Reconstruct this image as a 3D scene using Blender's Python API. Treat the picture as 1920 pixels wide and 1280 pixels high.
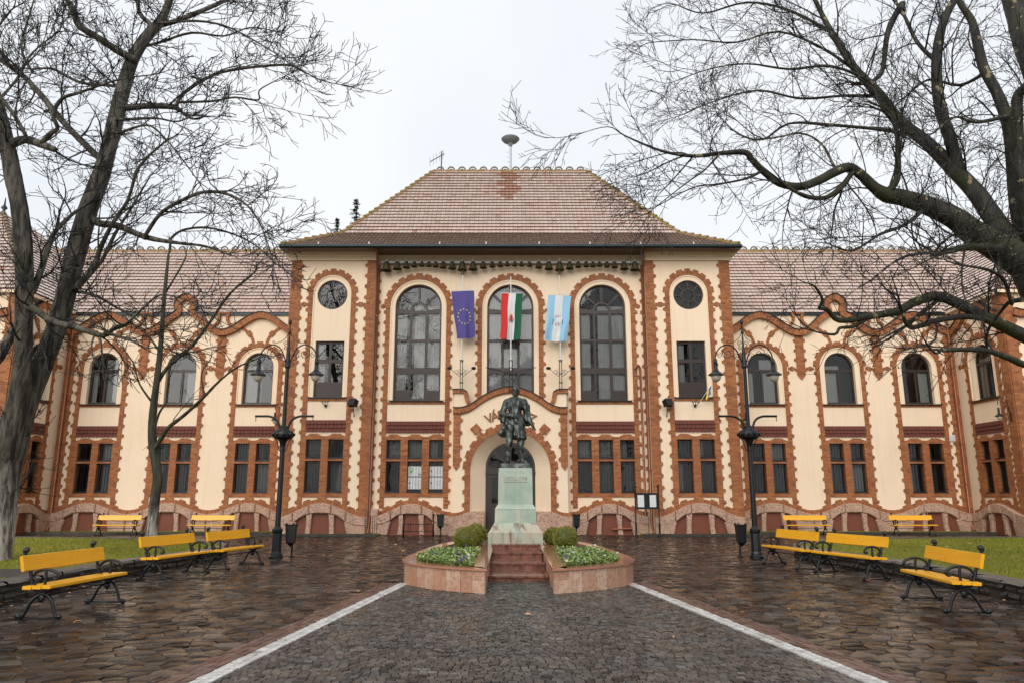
import bpy, bmesh, math, random
import numpy as np
from mathutils import Vector, Matrix
from mathutils.geometry import tessellate_polygon
PI = math.pi
R = math.radians
rng = random.Random(7)
scene = bpy.context.scene
for o in list(bpy.data.objects): bpy.data.objects.remove(o)

# ------------------------------------------------------------------ camera, sky, sun, exposure
FPX, CX, CY, CAMH = 1390.0, 957.0, 640.0, 1.65
PITCH = math.atan(290 / FPX)
cam_data = bpy.data.cameras.new('camera'); cam = bpy.data.objects.new('camera', cam_data)
scene.collection.objects.link(cam); scene.camera = cam
cam.location = (0, 0, CAMH); cam.rotation_euler = (PI/2 + PITCH, 0, 0)
cam_data.sensor_width = 36; cam_data.lens = FPX / 1920 * 36
cam_data.shift_x = (960 - CX) / 1920
cam_data.clip_end = 1500; cam_data.clip_start = 0.05

SUN_EL, SUN_AZ = R(30), R(197)       # behind the camera, slightly to the left
world = bpy.data.worlds.new('World'); scene.world = world; world.use_nodes = True
wn, wl = world.node_tree.nodes, world.node_tree.links
for n in list(wn): wn.remove(n)
wo = wn.new('ShaderNodeOutputWorld'); bg = wn.new('ShaderNodeBackground')
sky = wn.new('ShaderNodeTexSky'); sky.sky_type = 'NISHITA'; sky.sun_disc = False
sky.sun_elevation = SUN_EL; sky.sun_rotation = SUN_AZ; sky.air_density = 1.6; sky.dust_density = 3
skm = wn.new('ShaderNodeVectorMath'); skm.operation = 'SCALE'; skm.inputs[3].default_value = 0.12
wl.new(sky.outputs[0], skm.inputs[0])
wtc = wn.new('ShaderNodeTexCoord'); wno = wn.new('ShaderNodeTexNoise')
wno.inputs['Scale'].default_value = 2.2; wno.inputs['Detail'].default_value = 5
wl.new(wtc.outputs['Generated'], wno.inputs['Vector'])
wcr = wn.new('ShaderNodeValToRGB')
wcr.color_ramp.elements[0].position = .3; wcr.color_ramp.elements[0].color = (.575, .61, .655, 1)
wcr.color_ramp.elements[1].position = .62; wcr.color_ramp.elements[1].color = (.685, .695, .71, 1)
wl.new(wno.outputs['Fac'], wcr.inputs[0])
wmx = wn.new('ShaderNodeMixRGB'); wmx.inputs[0].default_value = .93      # overcast: cloud veil over the blue
wl.new(skm.outputs[0], wmx.inputs[1]); wl.new(wcr.outputs[0], wmx.inputs[2])
wl.new(wmx.outputs[0], bg.inputs['Color']); bg.inputs['Strength'].default_value = 1.0
wl.new(bg.outputs[0], wo.inputs['Surface'])
sl = bpy.data.lights.new('sun', 'SUN'); sl.energy = 1.5; sl.angle = R(52); sl.color = (1, .97, .93)
so = bpy.data.objects.new('sun', sl); scene.collection.objects.link(so)
sd = Vector((math.sin(SUN_AZ)*math.cos(SUN_EL), math.cos(SUN_AZ)*math.cos(SUN_EL), math.sin(SUN_EL)))
so.rotation_euler = sd.to_track_quat('Z', 'Y').to_euler(); so.location = sd * 60
vs = scene.view_settings
vs.view_transform = 'Standard'; vs.look = 'None'; vs.exposure = 0.56; vs.gamma = 1; vs.use_curve_mapping = False
scene.render.engine = 'CYCLES'

# ------------------------------------------------------------------ pixel helpers (photograph 1920 x 1280)
_cp, _sp = math.cos(PITCH), math.sin(PITCH)
def ray(x, y):
    u = (x - CX) / FPX; v = (CY - y) / FPX
    return Vector((u, _cp - v*_sp, _sp + v*_cp))
def on_y(x, y, Y):
    d = ray(x, y); return Vector((0, 0, CAMH)) + d * (Y / d.y)
def on_z(x, y, Z=0.0):
    d = ray(x, y); return Vector((0, 0, CAMH)) + d * ((Z - CAMH) / d.z)

# ------------------------------------------------------------------ object helpers
COL = scene.collection
def setp(o, label=None, cat=None, group=None, kind=None):
    if label: o['label'] = label
    if cat: o['category'] = cat
    if group: o['group'] = group
    if kind: o['kind'] = kind
    return o
def thing(name, loc=(0,0,0), rz=0, label=None, cat=None, group=None):
    o = bpy.data.objects.new(name, None); COL.objects.link(o)
    o.location = loc; o.rotation_euler = (0, 0, rz); o.empty_display_size = .3
    return setp(o, label, cat, group)
def link(name, me, parent=None, loc=(0,0,0), rot=(0,0,0), scale=None):
    o = bpy.data.objects.new(name, me); COL.objects.link(o)
    o.location = loc; o.rotation_euler = rot
    if scale: o.scale = scale
    o.parent = parent
    return o
def copy_tree(o, parent=None):
    c = o.copy(); COL.objects.link(c); c.parent = parent
    for ch in list(o.children): copy_tree(ch, c)
    return c

class MB:
    """collects verts / faces / uvs into one mesh"""
    def __init__(s): s.v = []; s.f = []; s.uv = []; s.mi = []; s.tone = []; s.cm = 0; s.ct = 0.5; s.T = None
    def add(s, vs, fs, uvs=None):
        b = len(s.v)
        if s.T is not None: vs = [s.T @ Vector(p) for p in vs]
        s.v.extend([tuple(p) for p in vs])
        for k, f in enumerate(fs):
            s.f.append([i + b for i in f]); s.mi.append(s.cm); s.tone.append(s.ct)
            if uvs is None: s.uv.append([(vs[i][0] + vs[i][1], vs[i][2]) for i in f])
            else: s.uv.append([uvs[i] for i in f])
        return s
    def box(s, x0, x1, y0, y1, z0, z1):
        vs = [(x, y, z) for x in (x0, x1) for y in (y0, y1) for z in (z0, z1)]
        return s.add(vs, [(0,1,3,2), (4,6,7,5), (0,4,5,1), (2,3,7,6), (0,2,6,4), (1,5,7,3)])
    def cbox(s, c, d, rz=0, rx=0, ry=0):
        m = Matrix.Translation(c) @ Matrix.Rotation(rz, 4, 'Z') @ Matrix.Rotation(ry, 4, 'Y') @ Matrix.Rotation(rx, 4, 'X')
        vs = [m @ Vector((x*d[0]/2, y*d[1]/2, z*d[2]/2)) for x in (-1, 1) for y in (-1, 1) for z in (-1, 1)]
        return s.add(vs, [(0,1,3,2), (4,6,7,5), (0,4,5,1), (2,3,7,6), (0,2,6,4), (1,5,7,3)])
    def tube(s, pts, rad, n=6, caps=True):
        pts = [Vector(p) for p in pts]; k = len(pts)
        if not hasattr(rad, '__len__'): rad = [rad]*k
        t = (pts[1] - pts[0]).normalized()
        a = t.orthogonal().normalized(); vs = []; uvs = []; L = 0
        for i in range(k):
            if i > 0:
                L += (pts[i] - pts[i-1]).length
            t2 = (pts[min(i+1, k-1)] - pts[max(i-1, 0)])
            if t2.length > 1e-9: t2.normalize()
            else: t2 = t
            q = t.rotation_difference(t2); a = q @ a; a = (a - t2*a.dot(t2))
            a = a.normalized() if a.length > 1e-6 else t2.orthogonal().normalized()
            t = t2; b = t.cross(a)
            for j in range(n):
                w = 2*PI*j/n
                vs.append(pts[i] + (a*math.cos(w) + b*math.sin(w))*rad[i]); uvs.append((j/n, L))
        fs = [(i*n + j, i*n + (j+1) % n, (i+1)*n + (j+1) % n, (i+1)*n + j) for i in range(k-1) for j in range(n)]
        if caps: fs += [tuple(range(n-1, -1, -1)), tuple(range((k-1)*n, k*n))]
        return s.add(vs, fs, uvs)
    def lathe(s, prof, n=12, c=(0,0,0), caps=True):
        vs = [(c[0] + r*math.cos(2*PI*j/n), c[1] + r*math.sin(2*PI*j/n), c[2] + z) for r, z in prof for j in range(n)]
        k = len(prof)
        fs = [(i*n + j, i*n + (j+1) % n, (i+1)*n + (j+1) % n, (i+1)*n + j) for i in range(k-1) for j in range(n)]
        if caps: fs += [tuple(range(n-1, -1, -1)), tuple(range((k-1)*n, k*n))]
        return s.add(vs, fs)
    def sphere(s, c, r, nu=10, nv=7, sc=(1,1,1)):
        prof = [(max(r*math.sin(PI*i/nv), 1e-4), -r*math.cos(PI*i/nv)) for i in range(nv+1)]
        vs = [(c[0] + sc[0]*a*math.cos(2*PI*j/nu), c[1] + sc[1]*a*math.sin(2*PI*j/nu), c[2] + sc[2]*z) for a, z in prof for j in range(nu)]
        fs = [(i*nu + j, i*nu + (j+1) % nu, (i+1)*nu + (j+1) % nu, (i+1)*nu + j) for i in range(nv) for j in range(nu)]
        return s.add(vs, fs)
    def slab(s, outer, holes=(), d0=0.0, d1=.04, uvf=None):
        """flat piece in the facade plane (u, z): front face at depth d1 towards the viewer (-y), edges back to d0"""
        polys = [list(outer)] + [list(h) for h in holes]
        flat = [p for q in polys for p in q]
        tris = tessellate_polygon([[Vector((p[0], p[1], 0)) for p in q] for q in polys])
        vs = [(p[0], -d1, p[1]) for p in flat]
        uvs = [uvf(p) if uvf else (p[0], p[1]) for p in flat]
        fs = []
        for t in tris:
            a, b, c = [flat[i] for i in t]
            cr = (b[0]-a[0])*(c[1]-a[1]) - (b[1]-a[1])*(c[0]-a[0])
            if abs(cr) < 1e-10: continue
            fs.append(tuple(t) if cr > 0 else (t[0], t[2], t[1]))
        s.add(vs, fs, uvs)
        for qi, q in enumerate(polys):
            ar = sum(q[i][0]*q[(i+1) % len(q)][1] - q[(i+1) % len(q)][0]*q[i][1] for i in range(len(q)))
            if (ar < 0) != (qi > 0): q = q[::-1]
            n = len(q); vs = [(p[0], -d1, p[1]) for p in q] + [(p[0], -d0, p[1]) for p in q]
            uv2 = [(uvf(p) if uvf else (p[0], p[1])) for p in q]
            uv2 = uv2 + [(a + .1, b) for a, b in uv2]
            s.add(vs, [(i, i + n, (i+1) % n + n, (i+1) % n) for i in range(n)], uv2)
        return s
    def band(s, pts, w, d0=0.0, d1=.1, closed=False, cap=0.0):
        """curved brick band of width w following pts in the facade plane; bricks stand across it"""
        P = [Vector((p[0], p[1])) for p in pts]; n = len(P); ws = w if hasattr(w, '__len__') else [w]*n
        nr = []; L = [0]
        for i in range(n):
            a = P[(i-1) % n] if (closed or i > 0) else P[i]; b = P[(i+1) % n] if (closed or i < n-1) else P[i]
            t = (b - a).normalized(); nr.append(Vector((-t.y, t.x)))
            if i: L.append(L[-1] + (P[i]-P[i-1]).length)
        up = [P[i] + nr[i]*ws[i]/2 for i in range(n)]; lo = [P[i] - nr[i]*ws[i]/2 for i in range(n)]
        vs = []; uvs = []
        for i in range(n):
            for q, d, c in ((lo[i], d0, -.1), (lo[i], d1, 0), (up[i], d1, ws[i]), (up[i], d0, ws[i] + .1)):
                vs.append((q.x, -d, q.y)); uvs.append((c, L[i]))
        fs = []
        for i in range(n if closed else n-1):
            j = (i+1) % n
            for k in range(3): fs.append((i*4 + k, j*4 + k, j*4 + k + 1, i*4 + k + 1))
        if not closed: fs += [(0, 1, 2, 3), ((n-1)*4 + 3, (n-1)*4 + 2, (n-1)*4 + 1, (n-1)*4)]
        return s.add(vs, fs, uvs)
    def mesh(s, name, mats, smooth=False, tone=False):
        me = bpy.data.meshes.new(name); me.from_pydata(s.v, [], s.f)
        if not isinstance(mats, (list, tuple)): mats = [mats]
        for m in mats: me.materials.append(m)
        uvl = me.uv_layers.new(name='UVMap')
        flat = [c for f in s.uv for p in f for c in p]
        if len(flat) == len(me.loops)*2: uvl.data.foreach_set('uv', flat)
        if len(mats) > 1: me.polygons.foreach_set('material_index', s.mi)
        if tone:
            at = me.attributes.new('tone', 'FLOAT', 'FACE'); at.data.foreach_set('value', s.tone)
        if smooth: me.polygons.foreach_set('use_smooth', [True]*len(me.polygons))
        me.update(); return me
    def build(s, name, mats, parent=None, loc=(0,0,0), rot=(0,0,0), smooth=False, tone=False, sharp=None):
        me = s.mesh(name, mats, smooth, tone)
        if smooth and sharp is not None:
            me.set_sharp_from_angle(angle=R(sharp))
        return link(name, me, parent, loc, rot)

# ------------------------------------------------------------------ materials
class NT:
    def __init__(s, name):
        s.m = bpy.data.materials.new(name); s.m.use_nodes = True
        s.n = s.m.node_tree.nodes; s.l = s.m.node_tree.links
        s.b = s.n['Principled BSDF']; s.out = s.n['Material Output']
        s.tc = s.n.new('ShaderNodeTexCoord')
    def new(s, t, **kw):
        n = s.n.new(t)
        for k, v in kw.items(): setattr(n, k, v)
        return n
    def noise(s, scale, detail=4, rough=.55, vec=None, coord='Object'):
        n = s.new('ShaderNodeTexNoise'); n.inputs['Scale'].default_value = scale
        n.inputs['Detail'].default_value = detail; n.inputs['Roughness'].default_value = rough
        s.l.new(vec if vec is not None else s.tc.outputs[coord], n.inputs['Vector']); return n.outputs['Fac']
    def ramp(s, fac, stops):
        n = s.new('ShaderNodeValToRGB'); e = n.color_ramp.elements
        while len(e) < len(stops): e.new(.5)
        for k, (p, c) in enumerate(stops):
            e[k].position = p; e[k].color = (c, c, c, 1) if not hasattr(c, '__len__') else (*c, 1)
        s.l.new(fac, n.inputs[0]); return n.outputs[0]
    def mix(s, fac, a, b, mode='MIX'):
        n = s.new('ShaderNodeMixRGB', blend_type=mode)
        for k, v in ((0, fac), (1, a), (2, b)):
            if hasattr(v, 'is_linked') or hasattr(v, 'links'): s.l.new(v, n.inputs[k])
            elif k == 0: n.inputs[0].default_value = v
            else: n.inputs[k].default_value = (*v, 1)
        return n.outputs[0]
    def math(s, op, a, b=0.0):
        n = s.new('ShaderNodeMath', operation=op)
        for k, v in ((0, a), (1, b)):
            if hasattr(v, 'links'): s.l.new(v, n.inputs[k])
            else: n.inputs[k].default_value = v
        return n.outputs[0]
    def attr(s, name):
        n = s.new('ShaderNodeAttribute'); n.attribute_name = name; return n.outputs['Fac']
    def mapping(s, scale, coord='Object', rot=(0,0,0)):
        n = s.new('ShaderNodeMapping'); n.inputs['Scale'].default_value = scale; n.inputs['Rotation'].default_value = rot
        s.l.new(s.tc.outputs[coord], n.inputs['Vector']); return n.outputs[0]
    def bump(s, h, strength=.3, dist=.02):
        n = s.new('ShaderNodeBump'); n.inputs['Strength'].default_value = strength; n.inputs['Distance'].default_value = dist
        s.l.new(h, n.inputs['Height']); s.l.new(n.outputs[0], s.b.inputs['Normal']); return n
    def set(s, **kw):
        for k, v in kw.items():
            i = s.b.inputs[k.replace('_', ' ')]
            if hasattr(v, 'links'): s.l.new(v, i)
            elif hasattr(v, '__len__') and len(v) == 3: i.default_value = (*v, 1)
            else: i.default_value = v
        return s.m

def plain(name, col, rough=.6, metal=0, var=.18, scale=6, bump=.0, coat=0, spec=.5):
    t = NT(name); f = t.noise(scale, 5)
    c = t.mix(f, tuple(x*(1-var) for x in col), tuple(min(1, x*(1+var)) for x in col))
    t.set(Base_Color=c, Roughness=rough, Metallic=metal, Coat_Weight=coat, Specular_IOR_Level=spec)
    if bump: t.bump(t.noise(scale*4, 5), bump, .01)
    return t.m

M = {}
# stucco: pale cream lime render with faint blotches and rain streaks
t = NT('stucco'); a = t.noise(.8, 5); b = t.noise(1, 6, vec=t.mapping((5, 5, .35)))
c = t.mix(a, (.83, .645, .46), (.89, .715, .535)); c = t.mix(t.ramp(b, [(.50, 0), (.80, .32)]), c, (.62, .45, .29)); c = t.mix(t.ramp(t.noise(.35, 6, .65), [(.50, 0), (.72, .35)]), c, (.70, .50, .32))
t.set(Base_Color=c, Roughness=.75, Specular_IOR_Level=.25); t.bump(t.noise(40, 4), .18, .006); M['stucco'] = t.m
# brick laid by the UV map (metres)
t = NT('brick'); br = t.new('ShaderNodeTexBrick'); t.l.new(t.tc.outputs['UV'], br.inputs['Vector'])
br.inputs['Scale'].default_value = 1; br.inputs['Brick Width'].default_value = .25; br.inputs['Row Height'].default_value = .078
br.inputs['Mortar Size'].default_value = .007; br.inputs['Mortar Smooth'].default_value = .3; br.inputs['Bias'].default_value = 0
br.inputs['Color1'].default_value = (.45, .168, .052, 1); br.inputs['Color2'].default_value = (.195, .055, .017, 1); br.inputs['Mortar'].default_value = (.25, .13, .075, 1)
c = t.mix(t.ramp(t.noise(1.1, 5), [(.3, .0), (.75, .55)]), br.outputs['Color'], (.23, .072, .028)); c = t.mix(t.ramp(t.noise(9, 3), [(.45, 0), (.8, .35)]), c, (.42, .175, .068))
t.set(Base_Color=c, Roughness=.7, Specular_IOR_Level=.35); t.bump(br.outputs['Fac'], -.5, .012); M['brick'] = t.m
# rough pinkish granite of the plinth
t = NT('plinth_stone'); a = t.noise(3, 6); b = t.noise(45, 4)
c = t.mix(a, (.40, .235, .155), (.64, .43, .32)); c = t.mix(t.ramp(t.noise(14, 6, .7), [(.40, .8), (.52, 0)]), c, (.20, .10, .065))
c = t.mix(t.ramp(t.noise(1.3, 5), [(.6, 0), (.75, .5)]), c, (.19, .12, .08))
t.set(Base_Color=c, Roughness=.5); t.bump(t.noise(16, 7, .7), .9, .035); M['plinth_stone'] = t.m
M['terracotta'] = plain('terracotta_panel', (.17, .046, .021), .6, var=.25, scale=5, bump=.2)
# roof tiles: fired clay, rain-wet
t = NT('roof_tile'); tn = t.attr('tone')
c = t.ramp(tn, [(0, (.36, .14, .07)), (.12, (.42, .22, .14)), (.4, (.54, .395, .325)), (1, (.66, .52, .45))])
c = t.mix(t.ramp(t.noise(.6, 5), [(.52, 0), (.8, .4)]), c, (.32, .19, .14))
c = t.mix(t.ramp(t.noise(2.5, 6), [(.66, 0), (.72, .55)]), c, (.17, .14, .06))
t.set(Base_Color=c, Roughness=.42, Coat_Weight=.9, Coat_Roughness=.22, Coat_IOR=1.9); t.bump(t.noise(25, 3), .2, .01); M['roof_tile'] = t.m
t = NT('roof_tile_apron'); c = t.ramp(t.attr('tone'), [(0, (.07, .04, .028)), (.5, (.19, .11, .075)), (1, (.36, .26, .20))])
c = t.mix(t.ramp(t.noise(2, 6), [(.5, 0), (.75, .6)]), c, (.10, .09, .06))
t.set(Base_Color=c, Roughness=.6); M['roof_tile_apron'] = t.m
M['ridge'] = plain('ridge_clay', (.17, .125, .08), .6, var=.4, scale=7, bump=.3)
t = NT('mossy_ridge'); c = t.mix(t.ramp(t.noise(3, 5), [(.4, 0), (.6, 1)]), (.32, .19, .12), (.22, .17, .035)); t.set(Base_Color=c, Roughness=.8); M['moss_ridge'] = t.m
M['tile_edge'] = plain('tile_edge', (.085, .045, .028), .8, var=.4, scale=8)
M['tile_band'] = plain('glazed_tile', (.13, .034, .02), .8, var=.35, scale=9)
M['wood'] = plain('dark_wood', (.026, .013, .009), .4, var=.35, scale=12)
M['iron'] = plain('black_iron', (.007, .008, .009), .36, metal=.2, var=.3, scale=14, bump=.1)
M['gutter'] = plain('gutter_metal', (.025, .032, .035), .35, metal=.6, var=.3, scale=3)
M['copper'] = plain('copper_pipe', (.30, .115, .06), .38, metal=.5, var=.3, scale=3)
M['zinc'] = plain('zinc', (.40, .42, .43), .35, metal=.8, var=.2, scale=3)
M['curtain'] = plain('curtain', (.40, .39, .375), .9, var=.12, scale=3)
M['curtain_dim'] = plain('curtain_dim', (.055, .055, .053), .9, var=.2, scale=3)
M['curtain_mid'] = plain('curtain_mid', (.20, .20, .19), .9, var=.2, scale=3)
M['siren_metal'] = plain('siren_paint', (.20, .23, .25), .5, var=.25)
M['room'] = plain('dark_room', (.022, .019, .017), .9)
M['blind'] = plain('blind', (.45, .45, .44), .6)
# window glass: clear pane that mirrors the sky at an angle
t = NT('glass'); tr = t.new('ShaderNodeBsdfTransparent'); gl = t.new('ShaderNodeBsdfGlossy'); fr = t.new('ShaderNodeFresnel'); mx = t.new('ShaderNodeMixShader')
tr.inputs[0].default_value = (.80, .83, .84, 1); gl.inputs['Roughness'].default_value = .02; fr.inputs['IOR'].default_value = 1.62
bmp = t.new('ShaderNodeBump'); bmp.inputs['Strength'].default_value = .06; bmp.inputs['Distance'].default_value = .01
t.l.new(t.noise(2.2, 2), bmp.inputs['Height']); t.l.new(bmp.outputs[0], gl.inputs['Normal']); t.l.new(bmp.outputs[0], fr.inputs['Normal'])
t.l.new(fr.outputs[0], mx.inputs[0]); t.l.new(tr.outputs[0], mx.inputs[1]); t.l.new(gl.outputs[0], mx.inputs[2]); t.l.new(mx.outputs[0], t.out.inputs['Surface']); M['glass'] = t.m
# paving: dark wet stone; per-stone tone in the 'tone' attribute
def paving(name, stops, r0, r1, spec=.5, gsc=1.1):
    t = NT(name); c = t.ramp(t.attr('tone'), stops)
    c = t.mix(t.ramp(t.noise(22, 5), [(.35, .45), (.65, 0)]), c, (.02, .016, .013))
    wet = t.noise(gsc, 5); fine = t.noise(14, 4)
    r = t.math('ADD', t.math('MULTIPLY', t.ramp(wet, [(.44, 0), (.58, 1)]), r1 - r0), r0)
    r = t.math('ADD', r, t.math('MULTIPLY', fine, .08))
    sp = t.math('ADD', t.math('MULTIPLY', t.ramp(t.math('FRACT', t.math('MULTIPLY', t.attr('tone'), 37.0)), [(.2, 0), (.8, 1)]), spec*1.3), spec*.35); t.set(Base_Color=c, Roughness=r, Specular_IOR_Level=sp); t.bump(t.noise(16, 5), .55, .014); return t.m
M['flag'] = paving('flagstone', [(0, (.004, .003, .002)), (.4, (.014, .008, .005)), (.75, (.036, .019, .012)), (1, (.10, .085, .07))], .03, .45, .33, 2.2)
M['sett'] = paving('basalt_sett', [(0, (.022, .020, .018)), (.5, (.070, .065, .059)), (1, (.17, .158, .145))], .18, .40, .4)
M['sett_red'] = paving('porphyry_sett', [(0, (.07, .035, .028)), (.5, (.14, .07, .052)), (1, (.20, .11, .08))], .25, .48, .4)
M['sett_white'] = paving('limestone_sett', [(0, (.36, .34, .31)), (.4, (.58, .56, .53)), (1, (.74, .73, .70))], .35, .55, .35)
t = NT('wet_joint'); t.set(Base_Color=t.mix(t.noise(6, 4), (.010, .008, .006), (.03, .024, .018)), Roughness=.28); t.bump(t.noise(30, 4), .4, .01); M['joint'] = t.m
t = NT('asphalt'); t.set(Base_Color=t.mix(t.noise(4, 6), (.018, .015, .013), (.05, .042, .036)), Roughness=.4); t.bump(t.noise(60, 4), .5, .01); M['asphalt'] = t.m
t = NT('ground_soil'); t.set(Base_Color=t.mix(t.noise(.7, 6), (.03, .028, .02), (.07, .06, .04)), Roughness=.85); M['soil'] = t.m
t = NT('turf'); c = t.mix(t.noise(.55, 6), (.10, .115, .008), (.26, .23, .02)); c = t.mix(t.ramp(t.noise(7, 5), [(.4, 0), (.7, .6)]), c, (.14, .16, .012))
t.set(Base_Color=c, Roughness=.85, Specular_IOR_Level=.2); t.bump(t.noise(60, 5), .8, .03); M['turf'] = t.m
t = NT('grass_blade'); c = t.ramp(t.attr('tone'), [(0, (.085, .11, .008)), (.6, (.22, .22, .018)), (1, (.34, .28, .05))]); t.set(Base_Color=c, Roughness=.7, Specular_IOR_Level=.25); M['blade'] = t.m
t = NT('rubble'); c = t.mix(t.noise(5, 6), (.014, .012, .010), (.06, .05, .038)); c = t.mix(t.ramp(t.noise(2.5, 5), [(.5, 0), (.65, .6)]), c, (.03, .034, .012))
t.set(Base_Color=c, Roughness=.6); t.bump(t.noise(14, 6), .8, .03); M['rubble'] = t.m
t = NT('coping'); c = t.mix(t.noise(3, 6), (.04, .035, .03), (.15, .135, .115)); t.set(Base_Color=c, Roughness=.4); t.bump(t.noise(20, 5), .4, .01); M['coping'] = t.m
t = NT('yellow_paint'); g = t.noise(1, 6, vec=t.mapping((2, 26, 26))); c = t.mix(t.ramp(g, [(.35, 0), (.7, 1)]), (.82, .38, .006), (.90, .46, .012))
oi = t.new('ShaderNodeObjectInfo'); c = t.mix(t.math('MULTIPLY', oi.outputs['Random'], .3), c, (.72, .32, .006)); c = t.mix(t.ramp(t.noise(7, 6, .7), [(.55, 0), (.78, .4)]), c, (.50, .23, .02)); c = t.mix(t.ramp(t.noise(30, 5), [(.66, 0), (.72, .45)]), c, (.16, .09, .03)); t.set(Base_Color=c, Roughness=t.math('ADD', t.math('MULTIPLY', t.noise(4, 4), .4), .12)); t.bump(g, .15, .004); M['yellow'] = t.m
t = NT('planter_marble'); c = t.mix(t.attr('tone'), (.42, .225, .14), (.58, .40, .29)); v = t.noise(6, 8, .7)
c = t.mix(t.ramp(v, [(.47, 0), (.5, .75), (.53, 0)]), c, (.25, .08, .045)); c = t.mix(t.ramp(t.noise(1.6, 5), [(.45, 0), (.7, .55)]), c, (.42, .17, .09))
t.set(Base_Color=c, Roughness=.33); M['marble'] = t.m
t = NT('coping_marble'); c = t.mix(t.noise(5, 7), (.33, .125, .075), (.52, .26, .17)); t.set(Base_Color=c, Roughness=.14, Coat_Weight=.5, Coat_Roughness=.06); M['cope_marble'] = t.m
t = NT('step_marble'); c = t.mix(t.ramp(t.noise(7, 8, .7), [(.4, 0), (.6, 1)]), (.09, .028, .018), (.26, .10, .06)); t.set(Base_Color=c, Roughness=.15); M['step'] = t.m
t = NT('pedestal_limestone'); a = t.noise(1.6, 6); st = t.noise(1, 6, vec=t.mapping((7, 7, .8)))
c = t.mix(t.ramp(a, [(.35, 0), (.65, 1)]), (.24, .34, .275), (.42, .48, .40)); c = t.mix(t.ramp(st, [(.52, 0), (.72, .6)]), c, (.60, .52, .39)); c = t.mix(t.ramp(t.noise(18, 5), [(.58, 0), (.72, .4)]), c, (.16, .17, .12))
t.set(Base_Color=c, Roughness=.55); t.bump(t.noise(30, 4), .2, .006); M['pedestal'] = t.m
t = NT('pedestal_base'); st = t.noise(1, 5, vec=t.mapping((6, 6, .7))); c = t.mix(t.noise(4, 5), (.34, .28, .20), (.50, .46, .36)); c = t.mix(t.ramp(st, [(.50, 0), (.62, .85)]), c, (.10, .055, .035)); c = t.mix(t.ramp(t.noise(2, 4), [(.45, 0), (.65, .7)]), c, (.33, .42, .34))
t.set(Base_Color=c, Roughness=.4); M['ped_base'] = t.m
t = NT('bronze'); c = t.mix(t.ramp(t.noise(5, 6), [(.42, 0), (.68, 1)]), (.030, .034, .031), (.14, .16, .148)); t.set(Base_Color=c, Roughness=.34, Metallic=.55); t.bump(t.noise(30, 5), .15, .006); M['bronze'] = t.m
t = NT('bell_bronze'); c = t.mix(t.noise(9, 5), (.05, .043, .022), (.13, .115, .06)); t.set(Base_Color=c, Roughness=.5, Metallic=.5); M['bell'] = t.m
M['white_metal'] = plain('white_metal', (.66, .66, .66), .4, var=.08)
M['box_leaf'] = None
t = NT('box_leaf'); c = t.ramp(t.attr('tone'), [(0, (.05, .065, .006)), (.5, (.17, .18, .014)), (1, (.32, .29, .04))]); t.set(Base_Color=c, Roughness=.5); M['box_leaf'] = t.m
t = NT('bed_leaf'); c = t.ramp(t.attr('tone'), [(0, (.08, .13, .03)), (.6, (.22, .30, .075)), (1, (.36, .44, .16))]); t.set(Base_Color=c, Roughness=.45); M['bed_leaf'] = t.m
M['fl_white'] = plain('petal_white', (.80, .79, .82), .6, var=.05); M['fl_violet'] = plain('petal_violet', (.16, .07, .42), .6, var=.3, scale=20); M['fl_dark'] = plain('petal_dark', (.03, .008, .03), .6)
t = NT('dead_leaf'); c = t.ramp(t.attr('tone'), [(0, (.16, .05, .02)), (.5, (.36, .15, .05)), (1, (.55, .33, .16))]); t.set(Base_Color=c, Roughness=.5); M['dead_leaf'] = t.m
# bark: furrowed brown-grey with moss; lichen pale patch low on the stem
def bark(name, dark, light, moss, pale=None, plane=False):
    t = NT(name); g = t.noise(1, 7, .65, vec=t.mapping((8, 8, 1.3)))
    c = t.mix(t.ramp(g, [(.42, 0), (.58, 1)]), dark, light); c = t.mix(t.ramp(t.noise(.9, 5), [(.48, 0), (.62, .8)]), c, moss)
    if plane: c = t.mix(t.ramp(t.noise(5.5, 4), [(.63, 0), (.65, 1)]), c, (.26, .21, .12))
    if pale:
        sx = t.new('ShaderNodeSeparateXYZ'); t.l.new(t.tc.outputs['Object'], sx.inputs[0])
        h = t.math('ADD', sx.outputs['Z'], t.math('MULTIPLY', t.noise(2, 5), 2.2))
        mr = t.new('ShaderNodeMapRange'); t.l.new(h, mr.inputs[0]); mr.inputs[1].default_value = pale + .5; mr.inputs[2].default_value = pale + 2.0; mr.inputs[3].default_value = .85; mr.inputs[4].default_value = 0
        lim = t.mix(t.ramp(g, [(.42, 0), (.55, 1)]), (.10, .085, .065), (.50, .47, .42)); c = t.mix(mr.outputs[0], c, lim)
    t.set(Base_Color=c, Roughness=.7, Specular_IOR_Level=.35); t.bump(g, .9, .06); return t.m
M['bark_old'] = bark('old_bark', (.012, .010, .008), (.125, .108, .085), (.034, .034, .012), pale=1.1)
M['bark_small'] = bark('young_bark', (.018, .016, .010), (.065, .058, .036), (.04, .04, .011), pale=.5)
M['bark_plane'] = bark('plane_bark', (.014, .012, .010), (.045, .041, .032), (.034, .035, .009), plane=True)
M['twig'] = plain('twig_bark', (.012, .010, .008), .6, var=.4, scale=4)
M['needle'] = plain('needle', (.06, .08, .065), .7, var=.4, scale=9)
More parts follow.
